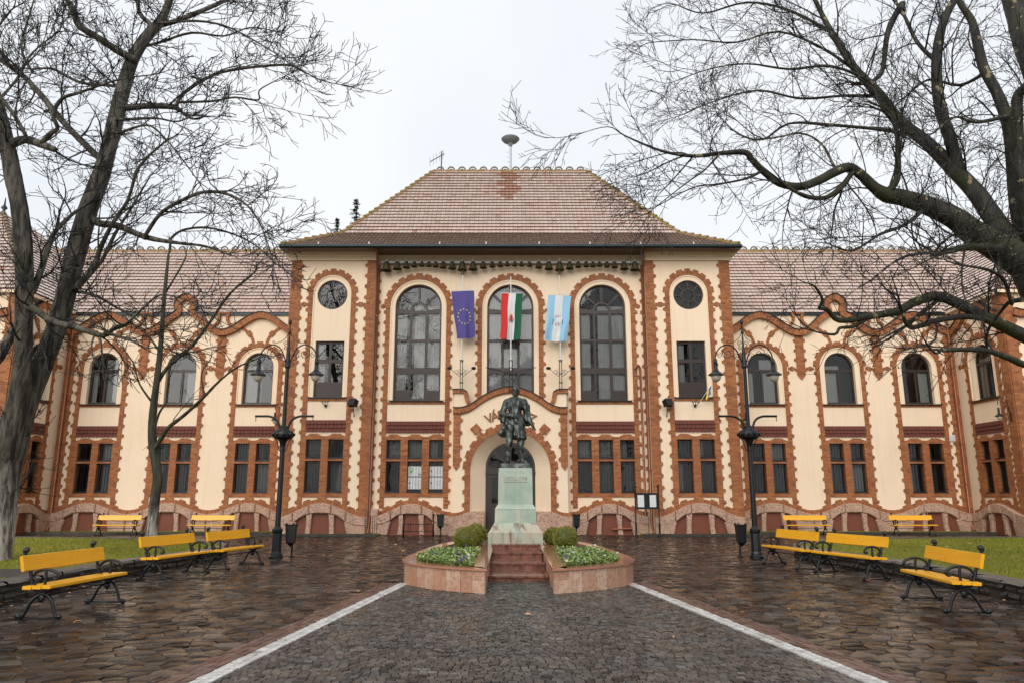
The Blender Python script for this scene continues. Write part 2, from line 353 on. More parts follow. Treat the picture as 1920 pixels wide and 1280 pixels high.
# ================================================================== GROUND
def sheet(name, poly, z, mat, parent=None, kind='structure', label=None, thick=0.0):
    m = MB(); n = len(poly)
    tr = tessellate_polygon([[Vector((p[0], p[1], 0)) for p in poly]])
    fs = []
    for t in tr:
        a, b, c = [poly[i] for i in t]
        cr = (b[0]-a[0])*(c[1]-a[1]) - (b[1]-a[1])*(c[0]-a[0])
        fs.append(tuple(t) if cr > 0 else (t[0], t[2], t[1]))
    m.add([(p[0], p[1], z) for p in poly], fs)
    if thick:
        ar = sum(poly[i][0]*poly[(i+1) % n][1] - poly[(i+1) % n][0]*poly[i][1] for i in range(n))
        q = poly if ar > 0 else poly[::-1]
        m.add([(p[0], p[1], z) for p in q] + [(p[0], p[1], z - thick) for p in q], [(i, i + n, (i+1) % n + n, (i+1) % n) for i in range(n)])
    o = m.build(name, mat, parent)
    if parent is None: setp(o, label, None, None, kind)
    return o
ground = sheet('ground', [(-500, -400), (500, -400), (500, 600), (-500, 600)], -.035, M['soil'], label='dark bare ground reaching out beyond the square')
plaza = sheet('plaza', [(-60, -30), (60, -30), (60, 60), (-60, 60)], 0.0, M['joint'], label='dark wet stone paving of the square before the town hall')

def xl(Y): return -2.80 + .096*(Y - 7.18)
def xr(Y): return 3.29 - .126*(Y - 7.18)
def axis(Y): return .27*(1 - Y/33.0)
WALLX = 8.15
PL_FRONT = 15.1       # paving meets the planters about here

def clip_half(poly, p, n):
    out = []; k = len(poly)
    for i in range(k):
        a = poly[i]; b = poly[(i+1) % k]
        da = (a[0]-p[0])*n[0] + (a[1]-p[1])*n[1]; db = (b[0]-p[0])*n[0] + (b[1]-p[1])*n[1]
        if da <= 0: out.append(a)
        if (da < 0 < db) or (db < 0 < da):
            t = da/(da - db); out.append((a[0] + (b[0]-a[0])*t, a[1] + (b[1]-a[1])*t))
    return out
def voronoi_cells(x0, x1, y0, y1, s, jit, seed, sx=1.0):
    r = random.Random(seed); nx = int((x1-x0)/(s*sx)); ny = int((y1-y0)/s)
    P = {}
    for i in range(-2, nx+3):
        for j in range(-2, ny+3):
            P[i, j] = (x0 + (i + .5 + (j % 2)*.5 + r.uniform(-jit, jit))*s*sx, y0 + (j + .5 + r.uniform(-jit, jit))*s)
    for i in range(nx+1):
        for j in range(ny+1):
            c = P[i, j]; h = s*1.8
            poly = [(c[0]-h, c[1]-h), (c[0]+h, c[1]-h), (c[0]+h, c[1]+h), (c[0]-h, c[1]+h)]
            for di in (-2, -1, 0, 1, 2):
                for dj in (-2, -1, 0, 1, 2):
                    if (di or dj) and (i+di, j+dj) in P:
                        q = P[i+di, j+dj]
                        poly = clip_half(poly, ((c[0]+q[0])/2, (c[1]+q[1])/2), (q[0]-c[0], q[1]-c[1]))
                        if len(poly) < 3: break
            if len(poly) >= 3: yield c, poly
def stone_geom(poly, gap, top, bev, r, tilt=.012):
    cx = sum(p[0] for p in poly)/len(poly); cy = sum(p[1] for p in poly)/len(poly)
    def shrink(p, g):
        d = math.hypot(p[0]-cx, p[1]-cy); k = max(.3, 1 - g/max(d, 1e-4)); return (cx + (p[0]-cx)*k, cy + (p[1]-cy)*k)
    tx, ty = r.uniform(-tilt, tilt), r.uniform(-tilt, tilt); n = len(poly); vs = []
    for p in poly:
        q = shrink(p, gap); vs.append((q[0], q[1], -.012))
    for p in poly:
        q = shrink(p, gap + bev*.3); vs.append((q[0], q[1], top - bev*.8))
    for p in poly:
        q = shrink(p, gap + bev*1.3); vs.append((q[0], q[1], top + (q[0]-cx)*tx + (q[1]-cy)*ty))
    fs = [tuple(range(2*n, 3*n))]
    for i in range(n):
        j = (i+1) % n; fs.append((i, j, n+j, n+i)); fs.append((n+i, n+j, 2*n+j, 2*n+i))
    return vs, fs
def lay(stones, mat, name, rest_name, rest_label, r, gap, top, bev, keep=300, tilt=.012):
    """stones: list of (centre, polygon, tone); the ones that show largest become parts, the rest one part of stuff"""
    def show(s):
        c = s[0]
        if c[1] < 6.6 or abs((c[0])/c[1]) > .72: return 0
        return 1.0/(c[1]**3)*abs(sum(s[1][i][0]*s[1][(i+1) % len(s[1])][1] - s[1][(i+1) % len(s[1])][0]*s[1][i][1] for i in range(len(s[1]))))
    stones = sorted(stones, key=show, reverse=True); rest = MB()
    for k, (c, poly, tone) in enumerate(stones):
        vs, fs = stone_geom(poly, gap, top + r.uniform(-.003, .004), bev, r, tilt)
        if k < keep:
            m = MB(); m.ct = tone
            m.add([(v[0]-c[0], v[1]-c[1], v[2]) for v in vs], fs)
            m.build(name, mat, plaza, (c[0], c[1], 0), tone=True)
        else:
            rest.ct = tone; rest.add(vs, fs)
    if rest.f: setp(rest.build(rest_name, mat, plaza, tone=True), kind='stuff')
r = random.Random(3); st = []
def in_planter(x, y): return 13.3 < y < 21.5 and abs(x - axis(y)) < min(2.2, 2.0 + 0) and not (y < 15.1 and abs(x - axis(y)) < .75)
for side in (-1, 1):
    for c, poly in voronoi_cells(-WALLX - .4 if side < 0 else 1.0, -1.0 if side < 0 else WALLX + .4, 5.2, 21.0, .20, .38, 11 + side, 1.25):
        edge = (xl if side < 0 else xr)
        e0 = (edge(5) + side*.37, 5); e1 = (edge(15) + side*.37, 15)
        nrm = (-(e1[1]-e0[1]), e1[0]-e0[0])
        if c[1] < 15.2:
            nn = (-nrm[0], -nrm[1]) if side < 0 else nrm
            if side < 0: poly = clip_half(poly, e0, (1, -(e1[0]-e0[0])/(e1[1]-e0[1])))
            else: poly = clip_half(poly, e0, (-1, (e1[0]-e0[0])/(e1[1]-e0[1])))
        elif abs(c[0] - axis(c[1])) < 2.0: continue
        if len(poly) < 3: continue
        c2 = (sum(p[0] for p in poly)/len(poly), sum(p[1] for p in poly)/len(poly))
        if max(math.hypot(p[0]-c2[0], p[1]-c2[1]) for p in poly) < .07: continue
        st.append((c2, poly, min(1, max(0, r.gauss(.45, .30)))))
lay(st, M['flag'], 'paving_stone', 'far_paving_stones', '', r, .0035, .016, .006, 300, .045)
# finer setts between the planters and the building
fs_ = MB(); r = random.Random(5)
for c, poly in voronoi_cells(-WALLX - 3, WALLX + 3, 21.0, 33.2, .19, .26, 21, 1.0):
    fs_.ct = min(1, max(0, r.gauss(.4, .22))); v, f = stone_geom(poly, .008, .014, .008, r, .03); fs_.add(v, f)
setp(fs_.build('sett_carpet', M['flag'], plaza, tone=True), kind='stuff')
# basalt setts laid in arcs between the white lines
r = random.Random(9); st = []
def arc(x): 
    f = (x/1.30) % 1.0; return -.24*(1 - (2*f - 1)**2)
Yr = 4.6
while Yr < 15.9:
    x = -3.3 + r.uniform(0, .08)
    while x < 3.7:
        w = r.uniform(.070, .112); xc = x + w/2; yc = Yr + arc(xc)
        lo, hi = xl(yc) + .115, xr(yc) - .115
        if lo < xc < hi and yc < (15.4 if abs(xc - axis(yc)) < .8 else 14.9):
            j = lambda: r.uniform(-.004, .004); h = .043
            x0, x1 = max(x, lo), min(x + w, hi)
            poly = [(x0+j(), Yr + arc(x0+1e-4) - h + j()), (x1+j(), Yr + arc(x1-1e-4) - h + j()), (x1+j(), Yr + arc(x1-1e-4) + h + j()), (x0+j(), Yr + arc(x0+1e-4) + h + j())]
            if x1 - x0 > .03: st.append(((xc, yc), poly, min(1, max(0, r.gauss(.45, .23)))))
        x += w
    Yr += .087
lay(st, M['sett'], 'basalt_sett', 'far_basalt_setts', '', r, .003, .016, .006, 300, .05)
# white limestone line (two rows) and the reddish border beside it (three rows)
wst = []; rst = []
for side, edge in ((-1, xl), (1, xr)):
    for k in range(5):
        off = (-.05 if k == 0 else .05 if k == 1 else .155 + (k-2)*.1)
        Yq = 4.6 + r.uniform(0, .1)
        while Yq < 15.0:
            ln = r.uniform(.10, .17); j = lambda: r.uniform(-.006, .006)
            a = edge(Yq) + side*off; b = edge(Yq+ln) + side*off; hw = .05
            poly = [(a-hw+j(), Yq+j()), (a+hw+j(), Yq+j()), (b+hw+j(), Yq+ln+j()), (b-hw+j(), Yq+ln+j())]
            (wst if k < 2 else rst).append((((a+b)/2, Yq+ln/2), poly, min(1, max(0, r.gauss(.5, .22))))); Yq += ln
lay(wst, M['sett_white'], 'white_sett', 'far_white_setts', '', r, .003, .017, .006, 300, .03)
lay(rst, M['sett_red'], 'border_sett', 'far_border_setts', '', r, .004, .016, .008, 300, .04)
# reddish patch of setts across the path close to the camera belongs to the same border pattern

# ---------------------------------------------------------------- lawns, their rubble walls, kerbs and paths
def curve_pts(ctrl, n=10):
    out = []; k = len(ctrl)
    for i in range(k-1):
        p0 = ctrl[max(i-1, 0)]; p1 = ctrl[i]; p2 = ctrl[i+1]; p3 = ctrl[min(i+2, k-1)]
        for q in range(n):
            t = q/n
            out.append(tuple(.5*((2*p1[a]) + (-p0[a]+p2[a])*t + (2*p0[a]-5*p1[a]+4*p2[a]-p3[a])*t*t + (-p0[a]+3*p1[a]-3*p2[a]+p3[a])*t**3) for a in range(len(p1))))
    out.append(tuple(ctrl[-1])); return out
LZ = .27
edge_ctrl = [(8.0, 3.0), (8.05, 8.0), (8.15, 12.0), (8.2, 16.0), (7.85, 19.3), (7.9, 21.2), (9.2, 23.6), (12.0, 25.3), (17.0, 26.3), (26.0, 26.8)]
for side in (-1, 1):
    ed = [(side*p[0], p[1]) for p in curve_pts(edge_ctrl, 8)]
    poly = ed + [(side*26, 3.0)]
    word = 'left' if side < 0 else 'right'
    lawn = sheet('lawn', poly, LZ, M['turf'], label='raised lawn behind the yellow benches on the %s of the square' % word, thick=.3)
    # grass blades
    nb = 42000; rs = np.random.RandomState(4 + side)
    pts = np.column_stack([side*rs.uniform(7.7, 24, nb*2), rs.uniform(8, 27, nb*2)])
    ex = np.array([abs(p[0]) for p in ed]); ey = np.array([p[1] for p in ed])
    lim = np.interp(pts[:, 1], ey, ex); pts = pts[np.abs(pts[:, 0]) > lim + .42][:nb]
    if side < 0: pts = pts[~((pts[:, 1] > 13.5 + .02*pts[:, 0]) & (pts[:, 1] < 15.05 + .02*pts[:, 0]))]
    n = len(pts); h = rs.uniform(.02, .055, n); an = rs.uniform(0, 6.28, n); w = rs.uniform(.006, .014, n)
    lean = rs.uniform(-.03, .03, (n, 2)); V = np.zeros((n, 3, 3))
    V[:, 0, 0] = pts[:, 0] - w*np.cos(an); V[:, 0, 1] = pts[:, 1] - w*np.sin(an); V[:, 1, 0] = pts[:, 0] + w*np.cos(an); V[:, 1, 1] = pts[:, 1] + w*np.sin(an)
    V[:, 2, 0] = pts[:, 0] + lean[:, 0]; V[:, 2, 1] = pts[:, 1] + lean[:, 1]; V[:, :2, 2] = LZ - .004; V[:, 2, 2] = LZ + h
    me = bpy.data.meshes.new('grass'); me.from_pydata(V.reshape(-1, 3).tolist(), [], np.arange(n*3).reshape(-1, 3).tolist()); me.materials.append(M['blade'])
    at = me.attributes.new('tone', 'FLOAT', 'FACE'); at.data.foreach_set('value', np.clip(rs.normal(.5, .25, n) + .25*np.sin(pts[:, 0]*.9)*np.sin(pts[:, 1]*.7), 0, 1).astype(np.float32))
    setp(link('grass', me), 'short yellow green grass of the %s lawn' % word, 'grass', kind='stuff')
    # low rubble wall along the benches, each stone its own part
    wall = thing('rubble_wall', (side*8.1, 12, 0), 0, 'low dark rubble stone wall holding the lawn on the %s side' % word, 'wall')
    r = random.Random(31 + side); m0 = MB()
    ep = [p for p in ed if 6.0 < p[1] < 21.4]
    seg = []
    for a, b in zip(ep, ep[1:]):
        k = max(1, int(math.hypot(b[0]-a[0], b[1]-a[1])/.1))
        seg += [(a[0] + (b[0]-a[0])*q/k, a[1] + (b[1]-a[1])*q/k) for q in range(k)]
    seg.append(ep[-1]); cum = [0]
    for a, b in zip(seg, seg[1:]): cum.append(cum[-1] + math.hypot(b[0]-a[0], b[1]-a[1]))
    def at_len(L):
        L = min(max(L, 0), cum[-1] - 1e-3); i = max(0, int(np.searchsorted(cum, L)) - 1); i = min(i, len(seg)-2)
        t = (L - cum[i])/max(1e-6, cum[i+1]-cum[i]); a, b = seg[i], seg[i+1]; d = Vector((b[0]-a[0], b[1]-a[1], 0)).normalized()
        return Vector((a[0] + (b[0]-a[0])*t, a[1] + (b[1]-a[1])*t, 0)), d
    core = MB()
    for a, b in zip(ep, ep[1:]):
        d = Vector((b[0]-a[0], b[1]-a[1], 0)); nn = Vector((-d.y, d.x, 0)).normalized()
        if nn.x*side > 0: nn = -nn
        A = Vector((a[0], a[1], 0)); B = Vector((b[0], b[1], 0)); i0, i1 = A - nn*.30, B - nn*.30; o0, o1 = A + nn*.05, B + nn*.05
        core.add([i0, i1, o1, o0] + [p + Vector((0, 0, .27)) for p in (i0, i1, o1, o0)], [(4, 5, 6, 7), (0, 3, 7, 4), (1, 5, 6, 2), (2, 6, 7, 3)])
    core.build('core', M['rubble'], wall, (-side*8.1, -12, 0))
    for row in range(3):
        L = r.uniform(0, .2); z0 = [.0, .12, .235][row]; z1 = [.13, .245, .31][row]; cope = row == 2
        while L < cum[-1]:
            ln = r.uniform(.45, .8) if cope else r.uniform(.16, .36)
            p, d = at_len(L + ln/2); nn = Vector((-d.y, d.x, 0))
            if nn.x*side > 0: nn = -nn           # towards the plaza
            prot = r.uniform(.02, .07) if not cope else r.uniform(.05, .09); back = .30 if not cope else .36
            zt = z1 + r.uniform(-.012, .012); m = MB(); hx = ln/2 - .012; vs = []
            for zz, kx, pr in ((z0, .96, prot), ((z0+zt)/2, 1, prot + r.uniform(.01, .035)), (zt, .93, prot - .012)):
                for sx in (-1, 0, 1):
                    q = p + d*(hx*sx*kx) + nn*(pr + r.uniform(-.012, .012) + (.012 if sx == 0 else 0)); vs.append((q.x, q.y, zz + r.uniform(-.008, .008)))
            for sx in (-1, 0, 1):
                q = p + d*(hx*sx) - nn*back; vs.append((q.x, q.y, zt + r.uniform(-.008, .008)))
            fs = [(i*3 + k, i*3 + k + 1, i*3 + k + 4, i*3 + k + 3) for i in range(3) for k in range(2)]
            c0 = (p.x - side*8.1, p.y - 12, 0)
            m.add([(v[0]-p.x, v[1]-p.y, v[2]) for v in vs], fs); m.build('coping_stone' if cope else 'wall_stone', M['coping'] if cope else M['rubble'], wall, c0)
            L += ln
    # kerb along the far edge of the lawn
    kb = thing('lawn_kerb', (side*14, 25.8, 0), 0, 'pale stone kerb along the far edge of the %s lawn' % word, 'kerb')
    fp_ = [p for p in ed if p[1] >= 21.3]
    cumk = [0]
    for a, b in zip(fp_, fp_[1:]): cumk.append(cumk[-1] + math.hypot(b[0]-a[0], b[1]-a[1]))
    nk = int(cumk[-1]/.9)
    for k in range(nk):
        La, Lb = cumk[-1]*k/nk + .01, cumk[-1]*(k+1)/nk - .01
        def pk(L):
            i = min(max(0, int(np.searchsorted(cumk, L)) - 1), len(fp_)-2); t = (L-cumk[i])/(cumk[i+1]-cumk[i]); a, b = fp_[i], fp_[i+1]
            return Vector((a[0] + (b[0]-a[0])*t, a[1] + (b[1]-a[1])*t, 0))
        a, b = pk(La), pk(Lb); d = (b-a).normalized(); nn = Vector((-d.y, d.x, 0)); c = (a+b)/2; m = MB()
        m.cbox((0, 0, .155), ((b-a).length, .16, .30 + r.uniform(0, .012)), math.atan2(d.y, d.x)); m.build('kerb_stone', M['coping'], kb, (c.x - side*14, c.y - 25.8, 0))
path = sheet('path', [(-8.35, 13.5), (-24, 13.2), (-24, 14.7), (-8.35, 15.0)], LZ + .006, M['asphalt'], label='dark asphalt footpath crossing the left lawn')
# planting strip at the foot of the building with a kerb
for side in (-1, 1):
    w = 'left' if side < 0 else 'right'
    # outline hugs the side bay and the wing
    poly = [(side*5.6, 32.2), (side*10.45, 32.2), (side*10.45, 33.7), (side*21.4, 33.7), (side*21.4, 35.6), (side*5.6, 35.6)]
    sheet('planting_strip', poly, .085, M['turf'], label='narrow grassy strip at the foot of the %s wing' % w, thick=.1)
    kb = thing('strip_kerb', (side*14, 33.6, 0), 0, 'dark low kerb of the grass strip before the %s wing' % w, 'kerb')
    for (a, b) in (((5.6, 32.14), (10.5, 32.14)), ((10.51, 32.14), (10.51, 33.6)), ((10.58, 33.64), (21.4, 33.64))):
        L = math.hypot(b[0]-a[0], b[1]-a[1]); nk = int(L/.8)
        for k in range(nk):
            t0 = (k + .5)/nk; c = (side*(a[0] + (b[0]-a[0])*t0) - side*14, a[1] + (b[1]-a[1])*t0 - 33.6, .055); m = MB()
            if abs(b[0]-a[0]) > .1: m.cbox((0, 0, 0), (L/nk - .015, .11, .13))
            else: m.cbox((0, 0, 0), (.11, L/nk - .015, .13))
            m.build('kerb_stone', M['rubble'], kb, c)
# ================================================================== TOWN HALL
TY = 33.2
TH = thing('town_hall', (0, TY, 0), 0, 'cream town hall with scalloped orange brick trim and red tiled roofs', 'building')
def fr(x, y, rz=0): return (x, y, rz)
FC, FB, FW = fr(0, TY), fr(0, 32.85), fr(0, 35.5)
def put(name, me, F, u=0.0, z=0.0, parent=None, kind=None):
    c, s = math.cos(F[2]), math.sin(F[2])
    if parent is None: o = link(name, me, TH, (F[0] + u*c, F[1] + u*s - TY, z), (0, 0, F[2]))
    else: o = link(name, me, parent)
    if kind: o['kind'] = kind
    return o
def place(proto, F, u=0.0):
    for name, me, kids, kind in proto:
        o = put(name, me, F, u, 0, None, kind)
        for n2, m2, _, k2 in kids: put(n2, m2, F, 0, 0, o, k2)
def rect(a, b, c, d): return [(a, c), (b, c), (b, d), (a, d)]
def arcp(cx, cz, r, a0, a1, n=14): return [(cx + r*math.cos(a0 + (a1-a0)*i/n), cz + r*math.sin(a0 + (a1-a0)*i/n)) for i in range(n+1)]
def arch(h, z0, sp, n=20): return [(-h, z0), (h, z0)] + arcp(0, sp, h, 0, PI, n)
wr = random.Random(17)
def wav(z0, z1, base, amp0, per=.50):
    """scalloped toothing going up from z0 to z1: blocks of brick courses stepping in and out"""
    out = []; k = max(1, round((z1-z0)/per)); p = (z1-z0)/k
    for i in range(k):
        z = z0 + i*p; z += 0 if i == 0 else wr.uniform(-.05, .05)*p; amp = amp0*wr.uniform(.8, 1.15)
        out += [(base, z), (base, z + .30*p), (base + amp*.5, z + .36*p), (base + amp, z + .42*p), (base + amp, z + .60*p), (base + amp*.5, z + .66*p), (base, z + .72*p)]
    out.append((base, z1)); return out
def flip(pts): return [(-x, z) for x, z in pts]
def lobed(cx, cz, r, amp, lobes, a0=0, a1=PI):
    out = []; da = (a1-a0)/lobes
    for i in range(lobes):
        a = a0 + i*da
        for f, k in ((0, 0), (.12, 0), (.2, 1), (.8, 1), (.88, 0)):
            out.append((cx + (r + amp*k)*math.cos(a + f*da), cz + (r + amp*k)*math.sin(a + f*da)))
    out.append((cx + r*math.cos(a1), cz + r*math.sin(a1))); return out
def quad_tris(m): return m

# ---- windows: frame with real openings, a pane in each, curtain and dark room behind
def window_proto(outer, panes, d=-.24, curtains=(), room=None, mat='wood', bars=None, sill=None, cname='curtain', cmat='curtain'):
    f = MB(); f.slab(outer, panes, d - .07, d)
    kids = []
    for p in panes:
        g = MB(); g.slab(p, (), d - .05, d - .04); kids.append(('pane', g.mesh('pane', M['glass']), [], None))
    for (a, b, z0, z1, den) in curtains:
        c = MB(); n = max(4, int((b-a)*den)); vs = []
        for i in range(n+1):
            x = a + (b-a)*i/n; y = .13 - d + .03*math.sin(i*2.1) + .022*(i % 2)
            vs += [(x, y, z0), (x, y, z1)]
        c.add(vs, [(2*i, 2*i+2, 2*i+3, 2*i+1) for i in range(n)]); kids.append((cname, c.mesh(cname, M[cmat], True), [], None))
    x0 = min(p[0] for p in outer) - .12; x1 = max(p[0] for p in outer) + .12; z0 = min(p[1] for p in outer) - .1; z1 = max(p[1] for p in outer) + .12
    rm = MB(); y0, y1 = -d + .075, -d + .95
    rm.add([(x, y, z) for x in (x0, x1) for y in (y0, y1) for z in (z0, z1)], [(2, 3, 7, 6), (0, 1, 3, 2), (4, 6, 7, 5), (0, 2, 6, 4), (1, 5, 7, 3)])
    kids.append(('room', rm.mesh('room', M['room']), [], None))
    if bars:
        g = MB(); dd = d + .10
        for (a, z0_, b, z1_) in bars:
            g.tube([(a, -dd, z0_), (b, -dd, z1_)], .009, 4)
        kids.append(('grille', g.mesh('grille', M['iron']), [], None))
    if sill:
        s = MB(); a, b, z, pr = sill; s.add([(a, .22, z+.035), (b, .22, z+.035), (b, -pr, z), (a, -pr, z), (a, -pr, z-.035), (b, -pr, z-.035), (b, .1, z-.035), (a, .1, z-.035)], [(0, 3, 2, 1), (3, 4, 5, 2), (4, 7, 6, 5), (0, 7, 4, 3), (1, 2, 5, 6)])
        kids.append(('sill', s.mesh('sill', M['gutter']), [], None))
    return ('window', f.mesh('window', M[mat]), kids, None)
def fan_pane(a0, a1, c1, r1, c2, r2, n=8):
    inner = [(r1*math.cos(a0 + (a1-a0)*i/n), c1 + r1*math.sin(a0 + (a1-a0)*i/n)) for i in range(n+1)]
    out = []
    for i in range(n+1):
        a = a0 + (a1-a0)*i/n; dx, dz = math.cos(a), math.sin(a); b = dz*(c1-c2); t = -b + math.sqrt(max(0, b*b - (c1-c2)**2 + r2*r2)); out.append((dx*t, c1 + dz*t))
    return inner[::-1] + out
SP = 10.20
panes = []
for (z0, z1) in ((8.72, 9.92), (7.40, 8.60)):
    for a, b in ((-.98, -.42), (-.31, .31), (.42, .98)): panes.append(rect(a, b, z0, z1))
panes += [rect(-.98, -.42, 6.36, 7.12), rect(-.31, .31, 5.98, 7.12), rect(.42, .98, 6.36, 7.12)]
panes.append([(-.33, 10.07), (.33, 10.07)] + arcp(0, 10.07, .33, .05, PI-.05, 10))
for k in range(4): panes.append(fan_pane(k*PI/4 + .06 + (.05 if k == 0 else 0), (k+1)*PI/4 - .06 - (.05 if k == 3 else 0), 10.05, .43, SP, .99))
tall_win = window_proto(arch(1.07, 5.86, SP), panes, -.22, [(-.2, 1.02, 5.9, 10.3, 22), (-1.02, -.55, 5.9, 9.9, 22)], sill=(-1.22, 1.22, 5.87, .14))
tall_win_b = window_proto(arch(1.07, 5.86, SP), panes, -.22, [(-1.02, 1.02, 5.9, 11.0, 20)], sill=(-1.22, 1.22, 5.87, .14))
panes = [rect(a, b, z0, z1) for a, b in ((-.56, -.06), (.06, .56)) for z0, z1 in ((6.68, 7.55), (7.72, 8.42))]
rect_win = window_proto(rect(-.65, .65, 5.96, 8.53), panes, -.16, [(-.6, -.25, 6.6, 8.5, 20)], sill=(-.86, .86, 5.97, .12))
panes = [arcp(0, 10.68, .27, 0, 2*PI*.97, 20)] + [fan_pane(k*PI/4 + .07, (k+1)*PI/4 - .07, 10.68, .33, 10.68, .62) for k in range(8)]
round_win = window_proto(arcp(0, 10.68, .69, 0, 2*PI*.97, 30), panes, -.10)
WS = 7.77
panes = [rect(-.64, -.05, 6.10, 7.58), rect(.05, .64, 6.10, 7.58), [(-.64, 7.70), (.64, 7.70)] + arcp(0, WS, .64, 0.0, PI, 14)]
wing_win = window_proto(arch(.73, 6.0, WS), panes, -.20, [(-.05, .66, 6.05, 8.2, 22), (-.66, -.4, 6.05, 7.7, 22)], sill=(-.98, .98, 5.98, .14))
wing_win_b = window_proto(arch(.73, 6.0, WS), panes, -.20, [(-.66, .1, 6.05, 7.9, 22)], sill=(-.98, .98, 5.98, .14))
wing_win_c = window_proto(arch(.73, 6.0, WS), panes, -.20, [(.2, .66, 6.05, 7.7, 22)], sill=(-.98, .98, 5.98, .14))
lw = random.Random(23)
def low_win(a, b, z0, z1, small, blind=False):
    pn = [rect(a + .05, b - .05, z0 + .05, z1 - .05)]
    bars = [(a + (b-a)*k/5, z0 + .02, a + (b-a)*k/5, z1 - .02) for k in range(1, 5)] + [(a + .02, z, b - .02, z) for z in (z0 + .12, z1 - .12)]
    if blind: bars += [(a + .04, z0 + .08 + k*.07, b - .04, z0 + .08 + k*.07) for k in range(int((z1-z0)/.07) - 1)]
    k = lw.random(); cu = [(a + .06, b - .06, z0 + .05, z1 - .05, 26)] if k < .6 else [(a + .06, a + (b-a)*lw.uniform(.3, .6), z0 + .05, z1 - .05, 26)] if k < .8 else []
    return window_proto(rect(a, b, z0, z1), pn, -.16, cu, bars=bars, sill=(a - .01, b + .01, z0, .06), cmat='curtain_mid' if lw.random() < .35 else 'curtain_dim')

# ---- one vertical bay: scalloped brick surround from plinth to arch, panels, tile band, lower windows
LOW_R = ((1.84, 3.18), (3.31, 4.12))
def tile_band_mesh(h, z0, z1):
    m = MB(); r = random.Random(2); n = int(2*h/.165); w = 2*h/n; rows = 3; rh = (z1-z0)/rows
    m.add([(-h, -.012, z0), (h, -.012, z0), (h, -.012, z1), (-h, -.012, z1)], [(0, 1, 2, 3)])
    for k in range(rows):
        zt = z1 - k*rh; zb = zt - rh*1.12
        for i in range(n):
            a = -h + i*w + .006; b = a + w - .012; m.ct = r.random(); pr = .075 + r.uniform(-.006, .006) ; pt = .03
            vs = [(a, -pt, zt), (b, -pt, zt), (b, -pr, zb + .03), (b - w*.28, -pr - .01, zb), (a + w*.28, -pr - .01, zb), (a, -pr, zb + .03)]
            vs += [(x, -.01, z) for x, y, z in vs[2:]]
            m.add(vs, [(0, 5, 4, 3, 2, 1), (5, 9, 8, 4), (4, 8, 7, 3), (3, 7, 6, 2)])
    return m.mesh('tile_band', M['tile_band'])
def bay_proto(ch, bw, spring, sill, cols, win, low_sp=None, lobes=9, hasarch=True, zlow=1.62, blinds=False, cz=4.44):
    """ch: half width of the cream panel; bw: width of the brick strip; cols: lower window columns"""
    P = []
    z_b = 1.15
    for s in (-1, 1):
        m = MB(); w = wav(z_b, spring, ch + bw - .05, .10)
        poly = [(ch, z_b)] + w + [(ch, spring)]
        if s < 0: poly = flip(poly)
        m.slab(poly, (), 0, .045); P.append(('brick_strip', m.mesh('brick_strip', M['brick']), [], None))
    m = MB(); inner = arcp(0, spring, ch, 0, PI, 24); outer = lobed(0, spring, ch + bw - .05, .10, lobes)
    uvf = lambda p: (math.hypot(p[0], p[1]-spring), math.atan2(p[1]-spring, p[0])*ch*1.1)
    m.slab(outer + inner[::-1], (), 0, .048, uvf); P.append(('brick_arch', m.mesh('brick_arch', M['brick']), [], None))
    # cream bead inside the brick
    m = MB(); pts = [(-ch + .035, sill + .05)] + [(-ch + .035, spring)] + [(-x, z) for x, z in arcp(0, spring, ch - .035, 0, PI, 24)][1:-1] + [(ch - .035, spring), (ch - .035, sill + .05)]
    m.band(pts, .05, 0, .035); P.append(('window_moulding', m.mesh('window_moulding', M['stucco']), [], None))
    m = MB(); m.slab(rect(-ch, ch, sill - .15, sill - .045), (), 0, .04, lambda p: (p[1], p[0])); P.append(('brick_sill_course', m.mesh('brick_sill_course', M['brick']), [], None))
    P.append(('tile_band', tile_band_mesh(ch - .004, cz, cz + .50), [], 'stuff'))
    # brick field round the lower windows, wavy top
    n = len(cols); top = []
    for (a, b) in cols:
        top += [(a - .06, 4.26), (a + .06, 4.30), (a + .16, 4.36), (b - .16, 4.36), (b - .06, 4.30), (b + .06, 4.26)]
    field = [(-ch, zlow), (ch, zlow), (ch, 4.26)] + [(x, z) for x, z in top[::-1] if abs(x) < ch - .01] + [(-ch, 4.26)]
    holes = [rect(a + .004, b - .004, z0 + .004, z1 - .004) for a, b in cols for z0, z1 in LOW_R]
    m = MB(); m.slab(field, holes, -.155, .04); P.append(('brick_field', m.mesh('brick_field', M['brick']), [], None))
    m = MB(); m.slab(rect(-.2, .2, 1.3, zlow), (), 0, .036); P.append(('brick_stem', m.mesh('brick_stem', M['brick']), [], None))
    P.extend(win)
    for k, (a, b) in enumerate(cols):
        for j, (z0, z1) in enumerate(LOW_R): P.append(low_win(a, b, z0, z1, j == 1, blinds and j == 1))
    return P
C2 = ((-.83, -.16), (.16, .83)); C3 = ((-1.27, -.63), (-.32, .32), (.63, 1.27))
wing_bays = [bay_proto(.98, .25, WS, 6.0, C2, [w]) for w in (wing_win, wing_win_b, wing_win_c)]
side_bay = bay_proto(.88, .25, 10.74, 5.96, C2, [rect_win, round_win], cz=4.46); side_bay_l = bay_proto(.88, .25, 10.74, 5.96, C2, [rect_win, round_win], cz=4.46, blinds=True)
arch_bay = bay_proto(1.30, .25, SP, 5.86, C3, [tall_win], lobes=11)
def low_holes(uc, cols): return [rect(uc + a, uc + b, z0, z1) for a, b in cols for z0, z1 in LOW_R]
def shift(poly, u): return [(x + u, z) for x, z in poly]

